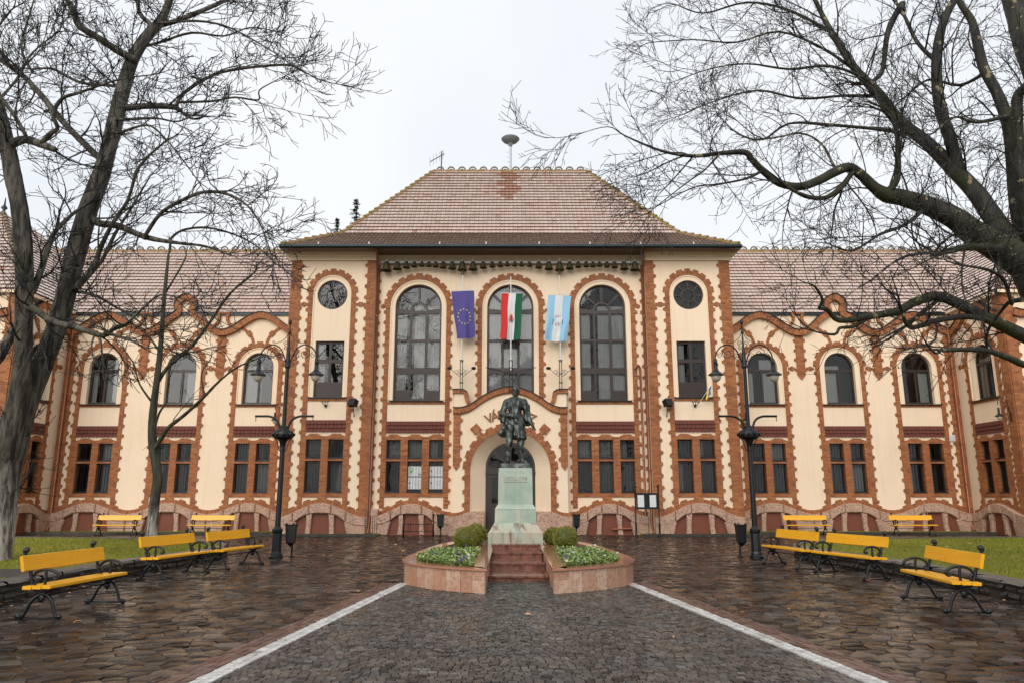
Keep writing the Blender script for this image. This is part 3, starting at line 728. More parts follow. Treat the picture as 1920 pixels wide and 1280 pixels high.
# ---- undulating granite plinth with recessed terracotta panels; every stone a part
def plinth_top(u, w, zc, ze):
    t = min(1, abs(u)/(w/2)); return ze + (zc-ze)*(.5 + .5*math.cos(PI*t))
def plinth(F, uc, w, zc=1.36, ze=.80, u0=None, u1=None, brick=True, seed=1):
    u0 = -w/2 if u0 is None else u0; u1 = w/2 if u1 is None else u1
    T = lambda u: plinth_top(u, w, zc, ze)
    base = MB(); base.slab([(u0, .0)] + [(u1, .0)] + [(u1 + (u0-u1)*k/16, T(u1 + (u0-u1)*k/16) - .06) for k in range(17)], (), 0, .07)
    P = put('plinth', base.mesh('plinth', M['terracotta']), F, uc)
    L = lambda u: T(u) - .40 - .04*math.cos(2*PI*u/(w*.33))
    r = random.Random(seed); cuts = [u0, u0*.58 + r.uniform(-.1, .1), u0*.22 + r.uniform(-.08, .08), u1*.24 + r.uniform(-.08, .08), u1*.6 + r.uniform(-.1, .1), u1]
    def stone(poly, d):
        m = MB(); n = len(poly); cx = sum(p[0] for p in poly)/n; cz = sum(p[1] for p in poly)/n
        inn = [(cx + (p[0]-cx)*(1 - .05/max(.05, math.hypot(p[0]-cx, p[1]-cz))), cz + (p[1]-cz)*(1 - .05/max(.05, math.hypot(p[0]-cx, p[1]-cz)))) for p in poly]
        m.slab(inn, (), d - .02, d)
        ar = sum(poly[i][0]*poly[(i+1) % n][1] - poly[(i+1) % n][0]*poly[i][1] for i in range(n))
        a, b = (poly, inn) if ar > 0 else (poly[::-1], inn[::-1])
        m.add([(p[0], -d + .05, p[1]) for p in a] + [(p[0], -d, p[1]) for p in b] + [(p[0], 0, p[1]) for p in a], [q for i in range(n) for q in ((i, (i+1) % n, n + (i+1) % n, n + i), (2*n + i, 2*n + (i+1) % n, (i+1) % n, i))])
        put('plinth_stone', m.mesh('plinth_stone', M['plinth_stone']), F, 0, 0, P)
    g = .007
    for a, b in zip(cuts, cuts[1:]):
        n = 6; xs = [a + g + (b-a-2*g)*k/n for k in range(n+1)]
        stone([(x, L(x)) for x in xs] + [(x, T(x)) for x in xs[::-1]], .24 + r.uniform(-.01, .02))
    pw = .115; c1 = .40*w/3.75; c2 = 1.02*w/3.75
    for s in (-1, 1):
        x = s*(c1 + .06)
        if u0 < x < u1: stone([(x - pw + s*.05, 0), (x + pw + s*.05, 0), (x + pw*.9 + s*.02, .4), (x + pw*1.1, L(x + pw) - g), (x - pw*1.1, L(x - pw) - g), (x - pw*.9 + s*.02, .4)], .21)
        x0 = s*c2; x1 = u1 if s > 0 else u0
        if abs(x1) > abs(x0) + .1:
            poly = [(x0 + s*.10, 0), (x1 - s*g, 0), (x1 - s*g, L(x1) - g), (x0 + s*.02, L(x0) - g), (x0 - s*.03, .55)]
            stone(poly, .22)
    if brick:
        n = 26; xs = [u0 + (u1-u0)*k/n for k in range(n+1)]; m = MB(); m.band([(x, T(x) + .085) for x in xs], .17, 0, .056)
        put('plinth_brick_edge', m.mesh('plinth_brick_edge', M['brick']), F, uc)
        for k in (-.62, -.3, 0, .3, .62):
            x = k*w/2
            if u0 < x < u1:
                sl = (T(x + .01) - T(x - .01))/.02; m = MB(); a = math.atan(sl); cx, cz = x - math.sin(a)*.2, T(x) + math.cos(a)*.2
                q = [(cx + math.cos(a)*p - math.sin(a)*z, cz + math.sin(a)*p + math.cos(a)*z) for p, z in ((-.13, -.13), (.13, -.13), (.16, .02), (.11, .05), (-.11, .05), (-.16, .02))]
                m.slab(q, (), 0, .062); put('plinth_brick_block', m.mesh('plinth_brick_block', M['brick']), F, uc)

# ---- scalloped quoin strips with a string of brick between
def quoin(F, u, half_l, half_r, z0, z1, amp_l=.1, amp_r=.1, d=.05):
    m = MB(); rt = wav(z0, z1, half_r - .05, amp_r) if amp_r else [(half_r, z0), (half_r, z1)]
    lf = flip(wav(z0, z1, half_l - .05, amp_l)) if amp_l else [(-half_l, z0), (-half_l, z1)]
    m.slab(rt + lf[::-1], (), 0, d); put('quoin', m.mesh('quoin', M['brick']), F, u)
def string_course(F, a, b, z):
    m = MB(); n = max(1, round((b-a)/.32)); p = (b-a)/n; up = []
    for k in range(n): up += [(a + k*p, .07), (a + (k+.2)*p, .055), (a + (k+.35)*p, .11), (a + (k+.65)*p, .11), (a + (k+.8)*p, .055)]
    up.append((b, .07)); m.slab([(x, z - h) for x, h in up] + [(x, z + h) for x, h in up[::-1]], (), 0, .038, lambda q: (q[1], q[0]))
    put('brick_string', m.mesh('brick_string', M['brick']), F)

# ================= main block: walls
TOP = 12.95
holes = []
for uc in (-4.24, 0, 4.24):
    holes.append(shift(arch(1.07, 5.86, SP), uc))
    if uc: holes += low_holes(uc, C3)
holes.append(arch(1.2, .02, 2.9))
m = MB(); m.slab([(-6.25, 0), (6.25, 0), (6.25, TOP), (-6.25, TOP)], holes, -.34, 0); put('front_wall', m.mesh('front_wall', M['stucco']), FC)
for s in (-1, 1):
    c = s*8.16; lo, hi = (6.2, 10.1) if s > 0 else (-10.1, -6.2)
    hs = [shift(rect(-.65, .65, 5.96, 8.53), c), shift(arcp(0, 10.68, .69, 0, 2*PI*.97, 30), c)] + low_holes(c, C2)
    m = MB(); m.slab([(lo, 0), (hi, 0), (hi, TOP), (lo, TOP)], hs, -.34, 0)
    # return faces of the projecting bay: outer flank back to the wing and beyond
    x = s*10.1; m.box(min(x, x - s*.3), max(x, x - s*.3), .34, 12.0, 0, TOP)
    put('side_bay_wall', m.mesh('side_bay_wall', M['stucco']), FB)
    place(side_bay_l if s < 0 else side_bay, FB, c)
    plinth(FB, c, 3.9, 1.38, .78, seed=5 + s)
    quoin(FB, s*9.84, .26, .26, .8, 12.32, amp_l=.1 if s > 0 else 0, amp_r=.1 if s < 0 else 0)
    quoin(FB, s*6.42, .22, .22, .8, 12.32, amp_l=.1 if s < 0 else 0, amp_r=.1 if s > 0 else 0)
    a, b = (6.62, 7.06) if s > 0 else (-7.06, -6.62); string_course(FB, a, b, 10.22)
    a, b = (9.26, 9.6) if s > 0 else (-9.6, -9.26); string_course(FB, a, b, 10.22)
    # half quoin of the middle section beside the down pipe
    m = MB(); w = wav(1.1, 12.2, -.02, .09); pl = [(.16, 1.1), (.16, 12.2)] + [(-x, z) for x, z in w[::-1]]
    if s < 0: pl = flip(pl)
    m.slab(pl, (), 0, .045); put('quoin', m.mesh('quoin', M['brick']), FC, s*6.05)
    a, b = (5.76, 5.97) if s > 0 else (-5.97, -5.76); string_course(FC, a, b, 10.22)
    # cornice over the bay
    m = MB(); prof = [(12.30, 0), (12.30, .10), (12.42, .12), (12.52, .24), (12.62, .27), (12.70, .42), (12.82, .45)]
    vs = []; x0, x1 = (6.2, 10.1 + 0) if s > 0 else (-10.1, -6.2)
    for z, d in prof:
        xo0, xo1 = (x0, x1 + d) if s > 0 else (x0 - d, x1); vs += [(xo0, -d, z), (xo1, -d, z), (xo1 if s > 0 else xo0, 2.5, z)]
    fs = []
    for k in range(len(prof)-1):
        a = 3*k; fs.append((a, a+1, a+4, a+3)); 
        if s > 0: fs.append((a+1, a+2, a+5, a+4))
        else: fs.append((a, a+3, a+5, a+2))
    m.add(vs, fs); put('cornice', m.mesh('cornice', M['stucco']), FB)
m = MB(); n = 8; vs = []
for k in range(n+1):
    t = k/n*PI/2; vs += [(-6.2, -(.55*(1-math.cos(t))), 12.25 + .55*math.sin(t)), (6.2, -(.55*(1-math.cos(t))), 12.25 + .55*math.sin(t))]
m.add(vs, [(2*k, 2*k+1, 2*k+3, 2*k+2) for k in range(n)]); put('cove', m.mesh('cove', M['stucco']), FC)
for uc in (-4.24, 4.24):
    place(arch_bay, FC, uc); plinth(FC, uc + (.06 if uc > 0 else -.06), 3.4, 1.34, .82, seed=int(20 + uc))
# middle bay: only the upper window; its brick strips run down behind the portal
P = []
for s in (-1, 1):
    m = MB(); poly = [(1.30, 4.9)] + wav(4.9, SP, 1.50, .10) + [(1.30, SP)]
    m.slab(poly if s > 0 else flip(poly), (), 0, .045); P.append(('brick_strip', m.mesh('brick_strip', M['brick']), [], None))
P += [p for p in arch_bay if p[0] in ('brick_arch', 'window_moulding', 'brick_sill_course')] + [tall_win_b]
place(P, FC, 0)
for s in (-1, 1):
    a, b = (1.62, 2.62); string_course(FC, *((1.60, 2.64) if s > 0 else (-2.64, -1.60)), 10.05)

# ================= portal
D = .60
gable = curve_pts([(-2.52, 5.36), (-2.15, 5.36), (-1.75, 5.50), (-1.35, 5.78), (-.95, 6.02), (-.5, 6.20), (0, 6.28), (.5, 6.20), (.95, 6.02), (1.35, 5.78), (1.75, 5.50), (2.15, 5.36), (2.52, 5.36)], 4)
AH, AS = 1.74, 2.74
m = MB(); body = [(-2.5, 0), (-AH, 0)] + [(-AH, AS)] + arcp(0, AS, AH, PI, 0, 26)[1:-1] + [(AH, AS), (AH, 0), (2.5, 0)] + [(x, z - .1) for x, z in gable[::-1] if abs(x) < 2.5]
m.slab(body, (), 0, D)
portal = put('portal', m.mesh('portal', M['stucco']), FC)
# splayed cream reveal down to the door
m = MB(); A = [(-AH, 0), (-AH, 1.4)] + arcp(0, AS, AH, PI, 0, 26) + [(AH, 1.4), (AH, 0)]; B = [(-1.1, 0), (-1.1, 1.4)] + arcp(0, 2.9, 1.1, PI, 0, 26) + [(1.1, 1.4), (1.1, 0)]
n = len(A); m.add([(p[0], -D + .02, p[1]) for p in A] + [(p[0], .10, p[1]) for p in B], [(i, i+1, n+i+1, n+i) for i in range(n-1)])
put('reveal', m.mesh('reveal', M['stucco'], False), FC, parent=portal)
m = MB(); inner = arcp(0, AS, AH, 0, PI, 26); outer = lobed(0, AS, AH + .24, .10, 13)
m.slab(outer + inner[::-1], (), D, D + .05, lambda p: (math.hypot(p[0], p[1]-AS), math.atan2(p[1]-AS, p[0])*2)); put('brick_arch', m.mesh('brick_arch', M['brick']), FC, parent=portal)
for s in (-1, 1):
    m = MB(); poly = [(AH, 1.0)] + wav(1.0, AS, AH + .24, .10) + [(AH, AS)]; m.slab(poly if s > 0 else flip(poly), (), D, D + .048); put('brick_strip', m.mesh('brick_strip', M['brick']), FC, parent=portal)
    m = MB(); lo = [(2.5, 2.95), (2.34, 2.78), (2.2, 2.95)]; poly = [(2.5, 2.95), (2.5, 5.22)] + [(x, z) for x, z in [(2.16, 5.22)] + [(4.6 - x, z) for x, z in wav(2.95, 5.2, 2.40, .10)][::-1]] + [(2.36, 2.76)]
    m.slab(poly if s > 0 else flip(poly), (), D, D + .05); put('quoin', m.mesh('quoin', M['brick']), FC, parent=portal)
    # knobbed strut at 45 degrees
    m = MB(); a = R(50) if s > 0 else R(130); dx, dz = math.cos(a), math.sin(a); nx, nz = -dz, dx
    for r0, r1, w in ((AH + .2, AH + .5, .09), (AH + .42, AH + .78, .19)):
        q = [(dx*r0 + nx*w, AS + dz*r0 + nz*w), (dx*r1 + nx*w, AS + dz*r1 + nz*w), (dx*r1 - nx*w, AS + dz*r1 - nz*w), (dx*r0 - nx*w, AS + dz*r0 - nz*w)]
        m.slab(q, (), D, D + (.052 if w < .1 else .06), lambda p: (p[1], p[0]))
    put('brick_knob', m.mesh('brick_knob', M['brick']), FC, parent=portal)
    # side pedestal above the moulding with its curved brick cheek
    m = MB(); blk = [(1.78, 5.42), (2.48, 5.42), (2.48, 6.16), (2.02, 6.16), (1.99, 5.86), (1.86, 5.62)]
    m.slab(blk if s > 0 else flip(blk), (), 0, D - .02); put('parapet_block', m.mesh('parapet_block', M['stucco']), FC, parent=portal)
    m = MB(); pts = curve_pts([(2.56, 6.20), (2.12, 6.20), (1.98, 6.12), (1.94, 5.9), (1.84, 5.68), (1.62, 5.50)], 5); m.band(pts if s > 0 else flip(pts), .17, 0, D + .06); put('brick_cheek', m.mesh('brick_cheek', M['brick']), FC, parent=portal)
    m = MB(); pts = curve_pts([(2.58, 6.30), (2.12, 6.30), (1.90, 6.18)], 5); m.band(pts if s > 0 else flip(pts), .03, 0, D + .10); put('coping_strip', m.mesh('coping_strip', M['gutter']), FC, parent=portal)
    # granite foot of the portal
    m = MB(); ft = [(1.12, 0), (2.62, 0), (2.62, .80), (2.2, .84), (1.9, .98), (1.72, 1.02), (1.12, 1.02)]; m.slab(ft if s > 0 else flip(ft), (), .05, D + .14)
    put('portal_foot', m.mesh('portal_foot', M['plinth_stone']), FC, parent=portal)
    m = MB(); pts = curve_pts([(2.6, .88), (2.2, .92), (1.95, 1.02), (1.78, 1.14)], 4); m.band(pts if s > 0 else flip(pts), .14, D - .01, D + .055); put('brick_edge', m.mesh('brick_edge', M['brick']), FC, parent=portal)
m = MB(); m.band(gable, .24, 0, D + .12); put('gable_moulding', m.mesh('gable_moulding', M['brick']), FC, parent=portal)
m = MB(); m.band([(x, z + .135) for x, z in gable], .03, 0, D + .17); put('gable_capping', m.mesh('gable_capping', M['gutter']), FC, parent=portal)
m = MB(); m.band([(x, z - .145) for x, z in gable], .045, 0, D + .08); put('gable_underbrick', m.mesh('gable_underbrick', M['brick']), FC, parent=portal)
# town hall lettering along the arch
letters = 'V\u00c1ROSH\u00c1Z'
for k, ch in enumerate(letters):
    a = R(112.8 - 45.6*k/(len(letters)-1)); rr = 2.42
    cu = bpy.data.curves.new('letter', 'FONT'); cu.body = ch; cu.size = .54; cu.align_x = 'CENTER'; cu.align_y = 'CENTER'; cu.extrude = .02; cu.offset = .012; cu.resolution_u = 3
    to = bpy.data.objects.new('tmp', cu); COL.objects.link(to); bpy.context.view_layer.update()
    me = bpy.data.meshes.new_from_object(to.evaluated_get(bpy.context.evaluated_depsgraph_get())); bpy.data.objects.remove(to)
    me.materials.clear(); me.materials.append(M['terracotta_letter'] if 'terracotta_letter' in M else M['brick'])
    o = link('letter', me, portal, (rr*math.cos(a), -D - .022, AS + rr*math.sin(a) + .02), (PI/2, -(a - PI/2), 0))
# door: two arched leaves of dark wood with glazed panels
m = MB(); holes = [rect(s*.75 - .22, s*.75 + .22, 1.5, 2.6) if False else rect(min(s*.2, s*.82), max(s*.2, s*.82), 1.35, 2.45) for s in (-1, 1)]
fan = [fan_pane(k*PI/4 + .07, (k+1)*PI/4 - .07, 2.86, .36, 2.9, 1.0) for k in range(4)]
m.slab(arch(1.1, .02, 2.9), holes + fan, -.16, -.10); door = put('door', m.mesh('door', M['wood']), FC)
for h in holes + fan:
    g = MB(); g.slab(h, (), -.15, -.14); put('pane', g.mesh('pane', M['glass']), FC, parent=door)
g = MB()
for s in (-1, 1):
    x = s*.51; g.box(x - .34, x + .34, -.02 + .09, .12, .25, 1.15); 
g.box(-.03, .03, .05, .12, .1, 2.6); g.box(-1.1, 1.1, .04, .12, 2.60, 2.74); put('door_panel', g.mesh('door_panel', M['wood']), FC, parent=door)
g = MB(); g.sphere((.12, .06, 1.25), .035); g.sphere((-.12, .06, 1.25), .035); put('handle', g.mesh('handle', M['copper']), FC, parent=door)
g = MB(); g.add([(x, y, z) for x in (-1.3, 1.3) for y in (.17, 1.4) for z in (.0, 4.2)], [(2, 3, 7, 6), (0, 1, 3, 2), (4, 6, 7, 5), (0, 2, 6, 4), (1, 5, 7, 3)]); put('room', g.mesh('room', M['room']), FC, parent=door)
st = MB(); st.box(-1.6, 1.6, -1.25, -.1, 0, .11); put('door_step', st.mesh('door_step', M['plinth_stone']), FC)

# ================= wings
WC = (12.23, 15.97, 19.71); PER = 3.74
def mould_z(u): return 9.90 + .44*math.cos(2*PI*(u - WC[0])/PER)
def mould_path(kind, a, b, c):
    """moulding centre line from u=a to u=b, c the bay centre; kind 'key' carries the keyhole gable"""
    if kind != 'key': return [(a + (b-a)*k/24, 9.90 + .44*math.cos(2*PI*(a + (b-a)*k/24 - c)/PER)) for k in range(25)]
    h = [(-1.87, 9.46), (-1.5, 9.54), (-1.1, 9.84), (-.75, 10.18), (-.46, 10.36), (-.33, 10.50), (-.36, 10.68), (-.40, 10.86), (-.34, 11.06), (-.18, 11.20), (0, 11.25)]
    h = h + [(-x, z) for x, z in h[-2::-1]]
    return [(c + x, z) for x, z in curve_pts(h, 4)]
def moulding(F, pts, name='gable_moulding'):
    m = MB(); m.band(pts, .30, 0, .20); o = put(name, m.mesh(name, M['brick']), F)
    P2 = [Vector(p) for p in pts]; off = []
    for i in range(len(P2)):
        t = (P2[min(i+1, len(P2)-1)] - P2[max(i-1, 0)]).normalized(); off.append((P2[i].x - t.y*.165, P2[i].y + t.x*.165))
    if P2[-1].x < P2[0].x: off = [(2*p.x - q[0], 2*p.y - q[1]) for p, q in zip(P2, off)]
    m = MB(); m.band(off, .03, 0, .25); put('capping', m.mesh('capping', M['gutter']), F, parent=o)
def pendant(F, u):
    m = MB(); w = wav(7.42, 9.32, .20, .09, .5); m.slab([(0, 7.16), (.12, 7.3)] + w + flip(w)[::-1] + [(-.12, 7.3)], (), 0, .05); put('brick_pendant', m.mesh('brick_pendant', M['brick']), F, u)
def shield(F, u):
    for s in (-1, 1):
        m = MB(); pts = curve_pts([(s*.26, 10.42), (s*.20, 10.25), (s*.24, 10.02), (s*.44, 9.82)], 5); m.band(pts, .12, 0, .14); put('brick_cheek', m.mesh('brick_cheek', M['brick']), F, u)
    m = MB(); m.band([(-.32, 10.44), (.32, 10.44)], .08, 0, .16); put('brick_cap', m.mesh('brick_cap', M['brick']), F, u)
def struts(F, u):
    for s in (-1, 1):
        m = MB(); pts = curve_pts([(s*.32, 8.95), (s*.42, 9.25), (s*.66, 9.52), (s*.92, 9.72)], 5); m.band(pts, .13, 0, .045)
        a = math.atan2(.27, s*.24); c = (s*.56, 9.44); q = [(c[0] + math.cos(a)*p - math.sin(a)*z, c[1] + math.sin(a)*p + math.cos(a)*z) for p, z in ((-.12, -.12), (.12, -.12), (.12, .12), (-.12, .12))]
        m.slab(q, (), 0, .06); put('brick_strut', m.mesh('brick_strut', M['brick']), F, u)
def key_poly(c):
    return [(c + x, z) for x, z in [(.72, 10.2), (.42, 10.4), (.30, 10.55), (.36, 10.86), (.28, 11.06), (0, 11.2), (-.28, 11.06), (-.36, 10.86), (-.30, 10.55), (-.42, 10.4), (-.72, 10.2)]]
for s in (-1, 1):
    lo, hi = (9.8, 21.6) if s > 0 else (-21.6, -9.8); cs = [s*c for c in WC]
    hs = [];
    for c in cs: hs += [shift(arch(.73, 6.0, WS), c)] + low_holes(c, C2)
    outline = [(lo, 0), (hi, 0), (hi, 10.38), (s*15.97 + .9, 10.38)] + [(x, z) for x, z in key_poly(s*15.97) if z > 10.39] + [(s*15.97 - .9, 10.38), (lo, 10.38)]
    m = MB(); m.slab(outline, hs, -.34, 0); put('wing_wall', m.mesh('wing_wall', M['stucco']), FW)
    for k, c in enumerate(cs):
        place(wing_bays[k if s > 0 else (k + 1) % 3], FW, c); struts(FW, c)
        plinth(FW, c, PER - .01, 1.36, .86, seed=40 + k + (10 if s > 0 else 0))
    mid = [s*14.10, s*17.84, s*21.58]
    moulding(FW, sorted(mould_path('n', s*10.2, s*14.11, cs[0]))); moulding(FW, sorted(mould_path('n', s*17.83, s*21.4, cs[2]))); 
    kp = mould_path('key', 0, 0, cs[1]); moulding(FW, kp)
    for u in mid[:2]:
        pendant(FW, u); shield(FW, u); a = u - s*.0
        string_course(FW, u - .62, u - .27, 7.72); string_course(FW, u + .27, u + .62, 7.72)
    quoin(FW, s*21.4, .30, .30, .9, 9.3, amp_l=.1 if s > 0 else 0, amp_r=.1 if s < 0 else 0)
    string_course(FW, *((20.95, 21.1) if s > 0 else (-21.1, -20.95)), 7.72)
    quoin(FW, s*10.35, .3, .3, .9, 9.6, amp_l=.1 if s < 0 else 0, amp_r=.1 if s > 0 else 0)
    # pavilion: flank facing the forecourt, and front
    FS = fr(21.6, 35.5, -PI/2) if s > 0 else fr(-21.6, 31.6, PI/2)
    uc = 2.02 if s > 0 else 1.88
    ua, ub = (0, 3.898) if s > 0 else (.002, 3.9); m = MB(); m.slab([(ua, 0), (ub, 0), (ub, 10.5), (ua, 10.5)], [shift(arch(.73, 6.0, WS), uc)] + low_holes(uc, C2), -.34, 0); put('pavilion_wall', m.mesh('pavilion_wall', M['stucco']), FS)
    place(wing_bays[1], FS, uc); struts(FS, uc); plinth(FS, uc, 3.74, 1.36, .86, u0=-uc + .24, u1=3.9 - uc, seed=70 + s)
    moulding(FS, [(uc + x, 9.90 + .44*math.cos(2*PI*x/3.9)) for x in [-1.8 + 3.66*k/26 for k in range(27)]])
    quoin(FS, 3.62 if s > 0 else .28, .28, .28, .9, 10.4, amp_l=.1 if s > 0 else 0, amp_r=.1 if s < 0 else 0)
    a, b = (.30, .75); string_course(FS, *((.3, .78) if s > 0 else (3.12, 3.6)), 7.72)
    FF = fr(0, 31.6); lo, hi = (21.602, 31.0) if s > 0 else (-31.0, -21.602); cs2 = [s*24.4, s*28.4]; hs = []
    for c in cs2: hs += [shift(arch(.73, 6.0, WS), c)] + low_holes(c, C2)
    m = MB(); m.slab([(lo, 0), (hi, 0), (hi, 10.5), (lo, 10.5)], hs, -.34, 0); x = s*31.0; m.box(min(x, x - s*.3), max(x, x - s*.3), .34, 13, 0, 10.5); put('pavilion_front', m.mesh('pavilion_front', M['stucco']), FF)
    for k, c in enumerate(cs2): place(wing_bays[k], FF, c); struts(FF, c); plinth(FF, c, 3.98, 1.36, .86, seed=80 + k)
    quoin(FF, s*21.86, .26, .26, .9, 10.4, amp_l=0 if s > 0 else .1, amp_r=.1 if s > 0 else 0); quoin(FF, s*30.6, .40, .40, .9, 10.0, amp_l=.1, amp_r=.1)
    moulding(FF, sorted([(s*26.4 + x, 9.90 - .44*math.cos(2*PI*x/4.0)) for x in [-4.4 + 8.8*k/50 for k in range(51)]]))
# rear walls close the building
m = MB(); m.box(-31, 31, 9.9, 10.2, 0, 10.4); m.box(-10.1, 10.1, 10.9, 11.2, 0, 12.9); put('rear_wall', m.mesh('rear_wall', M['stucco']), fr(0, 34))

# ================= roofs
def tile_slope(mb, e0, e1, r0, r1, course=.30, tw=.215, tonef=None, seed=1, lift=.064):
    e0, e1, r0, r1 = map(Vector, (e0, e1, r0, r1)); r = random.Random(seed)
    ux = (e1-e0).normalized(); s = (r0-e0) - ux*((r0-e0).dot(ux)); H = s.length; s.normalize(); n = ux.cross(s)
    W = (e1-e0).length; a1 = (r0-e0).dot(ux); b1 = (r1-e0).dot(ux)
    left = lambda h: a1*h/H; right = lambda h: W + (b1-W)*h/H
    rows = max(1, round(H/course)); c = H/rows
    for k in range(rows):
        h0 = k*c; h1 = min(H, h0 + c*1.06); lo0, hi0, lo1, hi1 = left(h0), right(h0), left(h1), right(h1)
        i0 = int(math.floor(min(lo0, lo1)/tw)); i1 = int(math.ceil(max(hi0, hi1)/tw))
        for i in range(i0, i1):
            us = [i*tw + tw*f for f in (0, .14, .5, .86, 1.0)]; cr = (.0, .028, .006, .028, .0)
            b = [min(max(u, lo0), hi0) for u in us]; tt = [min(max(u, lo1), hi1) for u in us]
            if b[-1] - b[0] < .02 and tt[-1] - tt[0] < .02: continue
            tone = min(1, max(0, r.gauss(.5, .13)))
            if tonef: tone = tonef((b[0]+b[-1])/2 - W/2, h0/H, tone)
            mb.ct = tone; j = r.uniform(-.006, .006); vs = []
            for q in range(5): vs.append(e0 + ux*b[q] + s*(h0 + j) + n*(lift + cr[q]))
            for q in range(5): vs.append(e0 + ux*tt[q] + s*h1 + n*(.008 + cr[q]))
            for q in range(5): vs.append(e0 + ux*b[q] + s*(h0 + j) + n*(.012))
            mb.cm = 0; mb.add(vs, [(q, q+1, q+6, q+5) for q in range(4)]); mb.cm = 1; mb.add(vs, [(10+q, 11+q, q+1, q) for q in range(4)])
def hoop_mesh():
    m = MB(); m.tube([(.18*math.cos(a), 0, .18*math.sin(a)) for a in [PI*k/10 for k in range(11)]], .042, 6); m.tube([(-.10, 0, .0), (0, 0, .06), (.10, 0, 0)], .03, 5); return m.mesh('ridge_arch', M['ridge'], True)
HOOP = hoop_mesh()
def ridge_line(parent, a, b, n, cap_mat):
    a, b = Vector(a), Vector(b); d = b-a; L = d.length
    m = MB(); pts = []
    for k in range(n):
        p, q = a + d*(k/n), a + d*((k+1)/n); m.tube([p + Vector((0, 0, -.02)), q + Vector((0, 0, -.035))], [.125, .105], 8)
    o = m.build('ridge_tiles', cap_mat, parent)
    for k in range(n):
        link('ridge_arch', HOOP, parent, a + d*((k+.5)/n) + Vector((0, 0, .07)), (0, 0, math.atan2(d.y, d.x)))
def hip_line(parent, pts, mat):
    m = MB(); P = [Vector(p) for p in pts]
    for a, b in zip(P, P[1:]):
        n = max(1, int((b-a).length/.42))
        for k in range(n):
            p, q = a + (b-a)*(k/n), a + (b-a)*((k+1.06)/n); m.tube([p + Vector((0, 0, .075)), q + Vector((0, 0, .03))], [.13, .085], 7)
    m.build('hip_tiles', mat, parent)
# main hipped roof with flared eaves
EX, EY, EZ = 10.36, 31.98, 12.74; BX, BY, BZ = 8.25, 34.45, 14.20; RX, RY, RZ = 4.2, 38.5, 19.35
BK = 2*RY
def deck(name, quads, drop, mat):
    m = MB()
    for q in quads: m.add([(p[0], p[1] - TY, p[2] - drop) for p in q], [tuple(range(len(q)))])
    return m
E_ = [(-EX, EY, EZ), (EX, EY, EZ), (EX, BK-EY, EZ), (-EX, BK-EY, EZ)]; B_ = [(-BX, BY, BZ), (BX, BY, BZ), (BX, BK-BY, BZ), (-BX, BK-BY, BZ)]; R_ = [(-RX, RY, RZ), (RX, RY, RZ)]
quads = [[E_[i], E_[(i+1) % 4], B_[(i+1) % 4], B_[i]] for i in range(4)] + [[B_[0], B_[1], R_[1], R_[0]], [B_[1], B_[2], R_[1]], [B_[2], B_[3], R_[0], R_[1]], [B_[3], B_[0], R_[0]]]
dk = deck('roof', quads, .02, None)
so_ = [(-EX, EY), (EX, EY), (EX, BK-EY), (-EX, BK-EY)]
dk.add([(p[0], p[1]-TY, EZ - .10) for p in so_] + [(p[0], p[1]-TY, EZ - .02) for p in so_], [(0, 1, 2, 3)] + [(i, (i+1) % 4, 4 + (i+1) % 4, 4 + i) for i in range(4)])
roof = dk.build('main_roof', M['roof_tile_apron'], TH, tone=True)
off = lambda p: (p[0], p[1]-TY, p[2])
def patch(u, h, t): return .0 if (-.62 < u < .42 and h > .46) else t
tm = MB(); 
tile_slope(tm, off(B_[0]), off(B_[1]), off(R_[0]), off(R_[1]), .30, .215, lambda u, h, t: t*.12 if (-.55 + .25*math.sin(h*40) < u < .38 + .2*math.sin(h*31) and h > .47 and t < .8) else t, 2)
tile_slope(tm, off(B_[1]), off(B_[2]), off(R_[1]), off(R_[1]), .30, .215, None, 3); tile_slope(tm, off(B_[3]), off(B_[0]), off(R_[0]), off(R_[0]), .30, .215, None, 4)
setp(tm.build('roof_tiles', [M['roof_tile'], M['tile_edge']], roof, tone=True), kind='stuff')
tm = MB(); tile_slope(tm, off(E_[0]), off(E_[1]), off(B_[0]), off(B_[1]), .17, .19, None, 5, .03); tile_slope(tm, off(E_[1]), off(E_[2]), off(B_[1]), off(B_[2]), .2, .2, None, 6, .03); tile_slope(tm, off(E_[3]), off(E_[0]), off(B_[3]), off(B_[0]), .2, .2, None, 7, .03)
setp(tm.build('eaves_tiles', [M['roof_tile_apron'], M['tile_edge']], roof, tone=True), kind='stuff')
ridge_line(roof, off(R_[0]), off(R_[1]), 14, M['moss_ridge'])
for s in (0, 1): hip_line(roof, [off(E_[s]), off(B_[s]), off(R_[s])], M['moss_ridge'])
m = MB(); m.tube([(-EX - .05, EY - TY - .07, EZ - .05), (EX + .05, EY - TY - .07, EZ - .05)], .105, 10); 
for s in (-1, 1): m.tube([(s*(EX + .05), EY - TY - .07, EZ - .03), (s*(EX + .05), 8, EZ - .03)], .085, 8)
m.box(-EX, EX, EY-TY - .02, EY-TY + .06, EZ - .14, EZ - .02); m.build('gutter', M['gutter'], roof, smooth=True, sharp=40)
m = MB()
for x in [-8.7, -6.4, -3.2, -1.1, 1.3, 3.6, 5.9, 8.3]: m.cbox((x, EY-TY - .02, EZ + .09), (.05, .03, .16))
m.build('snow_clip', M['white_metal'], roof)
